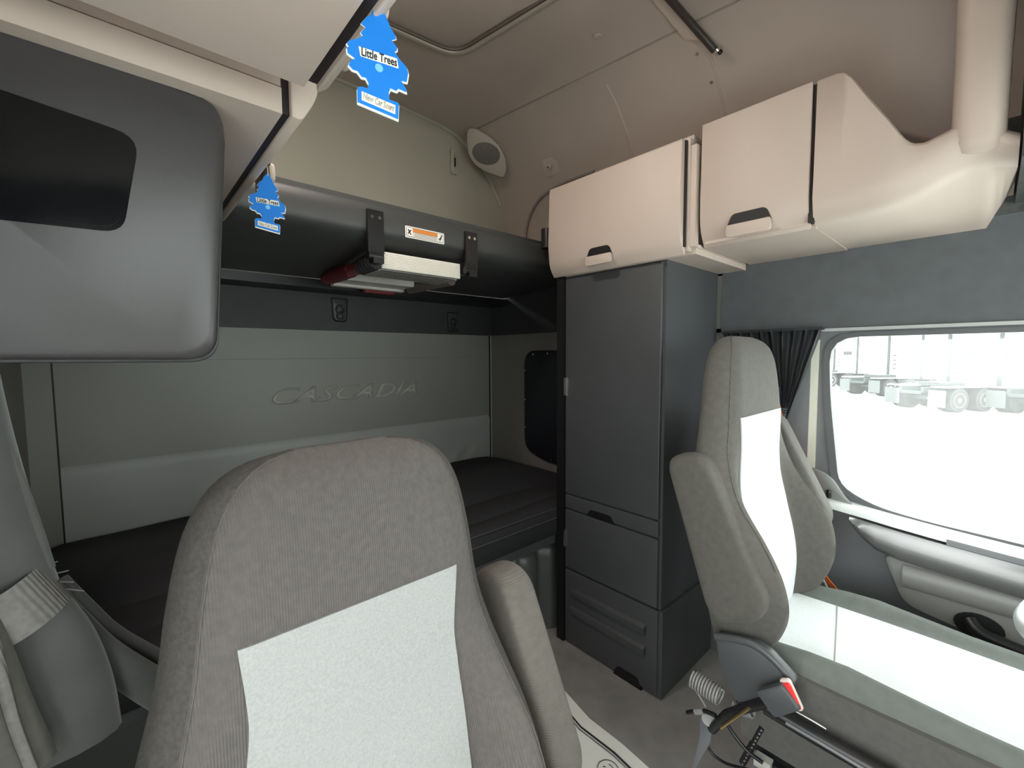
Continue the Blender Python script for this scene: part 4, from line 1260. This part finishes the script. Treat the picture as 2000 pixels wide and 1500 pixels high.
def freshener(hp, dh, label, k=1.0):
    dh = Vector(dh).normalized(); nd = dh.cross(EZ).normalized()     # facing the camera side
    if nd.dot(CAM-hp) < 0: nd = -nd
    root = thing('tree_air_freshener', hp+Vector((0, 0, min(p[1] for p in OUT2)*k)), label, 'air freshener', 'hanging blue air fresheners')
    sc2 = [(x*k, z*k) for x, z in OUT2]
    plate('card_backing', scale_poly(sc2, 0.0012), hp-EZ*0.0012, dh, EZ, -nd, 0.0012, 'white_card', root, 0, 0)
    cf = plate('card_face', sc2, hp, dh, EZ, nd, 0.0006, 'blue', root, 0, 0)

    def q2(cx_, cy_):
        a_ = card2(cx_, cy_); return (a_[0]*k, a_[1]*k)
    plate('name_field', [q2(*p) for p in ((250, 570), (720, 722), (738, 842), (272, 690))], hp+nd*0.0007, dh, EZ, nd, 0.0003, 'white_card', cf, 0, 0)
    plate('scent_field', [q2(*p) for p in ((287, 1118), (700, 1290), (697, 1400), (287, 1225))], hp+nd*0.0007, dh, EZ, nd, 0.0003, 'white_card', cf, 0, 0)

    def line(nm, body, a_, b_, hgt, m_):
        pa, pb = Vector(q2(*a_)), Vector(q2(*b_)); c_ = (pa+pb)/2; t_ = (pb-pa).normalized()
        x3 = dh*t_.x+EZ*t_.y
        # lettering must read from the nd side
        o_ = hp+dh*c_.x+EZ*c_.y+nd*0.0011
        y3 = nd.cross(x3)
        text(nm, body, hgt*k, o_, x3, y3, m_, cf, 0.0002, 0.05, width=(pb-pa).length*0.92, bold=0.00025*k)
    line('name_lettering', 'Little Trees', (262, 632), (732, 782), 0.0118, 'ink')
    line('scent_lettering', 'New Car Scent', (290, 1172), (700, 1345), 0.0095, 'tan_ink')
    c_ = q2(500, 835)
    disc('round_mark', hp+dh*c_[0]+EZ*c_[1]+nd*0.0007, nd, 0.0042*k, 0.0004, 'light_blue', cf, 16)
    tube('hanging_string', [hp-EZ*0.006*k+nd*0.001, hp+EZ*0.004+nd*0.001, hp+Vector((-0.004, 0.0, 0.03))], 0.0006, 'white_card', root, 5)
    return root


freshener(hang, DH, 'larger looking blue tree-shaped air freshener hanging at the top of the photo')
h2 = at(523, 338, X=0.238)
freshener(h2, (0.997, -0.078, 0), 'smaller looking blue tree-shaped air freshener hanging in front of the top bunk')

# ================================================================== OUTSIDE: parked tractor units
def tractor(px, dist, heading, label):
    """rear axle group centred on the ground below pixel column px, at a distance; heading = forward direction in degrees from +X"""
    d = _rt*((px-1000)/FPX)+_fw; d.z = 0; d.normalize()
    c = Vector((d.x*dist, d.y*dist, -1.15))
    f = Vector((math.cos(R(heading)), math.sin(R(heading)), 0)); l = Vector((-f.y, f.x, 0))
    root = thing('tractor_unit', c, label, 'truck', 'parked tractor units')

    def obox(nm, f0, f1, l0, l1, z0, z1, m_, par=root, bev=0.03):
        g = bmesh.new(); add_box(g, f0, f1, l0, l1, z0, z1); bevel_all(g, bev, 2)
        for v in g.verts: v.co = c+f*v.co.x+l*v.co.y+EZ*v.co.z
        return emit(nm, g, m_, par)

    def lath(nm, prof, fx, ly, z, m_, par):
        rings = [[c+f*(fx+r_*math.cos(2*math.pi*k/24))+l*(ly+x_)+EZ*(z+r_*math.sin(2*math.pi*k/24)) for k in range(24)] for x_, r_ in prof]
        return loft(nm, rings, m_, par)
    for sl in (-1, 1): obox('frame_rail', -1.6, 6.2, sl*0.43-0.05, sl*0.43+0.05, 0.78, 1.02, 'truck_dark')
    for fx in (-0.68, 0.68):
        for sl in (-1, 1):
            w_ = lath('wheel', [(-0.30, 0.20), (-0.30, 0.45), (-0.27, 0.50), (-0.03, 0.50), (0, 0.45), (0.0, 0.46), (0.03, 0.50), (0.27, 0.50), (0.30, 0.45), (0.30, 0.20)], fx, sl*0.90, 0.50, 'tyre', root)
            lath('rim', [(sl*0.10, 0.30), (sl*0.20, 0.31), (sl*0.306, 0.30), (sl*0.25, 0.22), (sl*0.30, 0.10), (sl*0.30, 0.02)], fx, sl*0.90, 0.50, 'truck_white', w_)
        obox('axle', fx-0.08, fx+0.08, -0.9, 0.9, 0.44, 0.58, 'truck_dark')
    for sl in (-1, 1):
        obox('mudflap', -1.48, -1.45, sl*0.90-0.32, sl*0.90+0.32, 0.22, 0.92, 'mudflap', root, 0.005)
        obox('fender', -1.4, 1.3, sl*0.90-0.30, sl*0.90+0.30, 1.03, 1.06, 'truck_white', root, 0.01)
    obox('fifth_wheel', -0.55, 0.55, -0.5, 0.5, 1.04, 1.20, 'truck_dark', root, 0.05)
    obox('tail_lights', -1.62, -1.58, -0.42, 0.42, 0.72, 0.86, 'truck_dark', root, 0.01)
    sl_ = obox('sleeper', 1.9, 4.3, -1.15, 1.15, 0.95, 3.95, 'truck_white', root, 0.12)
    obox('rear_window', 1.88, 1.905, -0.35, 0.35, 2.35, 2.62, 'truck_dark', sl_, 0.01)
    obox('cab', 4.25, 5.9, -1.1, 1.1, 0.75, 2.75, 'truck_white', root, 0.15)
    obox('hood', 5.85, 7.2, -0.95, 0.95, 0.65, 1.75, 'truck_white', root, 0.15)
    obox('fuel_tank', 2.6, 4.6, 0.75, 1.15, 0.45, 1.0, 'door_silver', root, 0.15)
    obox('fuel_tank', 2.6, 4.6, -1.15, -0.75, 0.45, 1.0, 'door_silver', root, 0.15)
    for sl in (-1, 1):
        g = bmesh.new()
        tube_bm([c+f*1.72+l*sl*0.95+EZ*0.95, c+f*1.72+l*sl*0.95+EZ*3.9], 0.075, 12, g)
        emit('exhaust_stack', g, 'truck_dark', root)
    for z in (1.5, 1.75, 2.0, 2.3): obox('marker_light', 1.86, 1.905, 0.62, 0.80, z, z+0.06, 'truck_dark', sl_, 0.005)
    return root


for px, dist, hd, nm in ((1612, 41.0, -32, 'white tractor unit outside, first from the window frame, mostly hidden'),
                         (1718, 34.0, -32, 'white tractor unit outside, second from the window frame'),
                         (1838, 27.0, -32, 'white tractor unit outside, tandem wheels in full view'),
                         (2060, 27.5, -32, 'white tractor unit outside, last of the row at the picture edge')): tractor(px, dist, hd, nm)
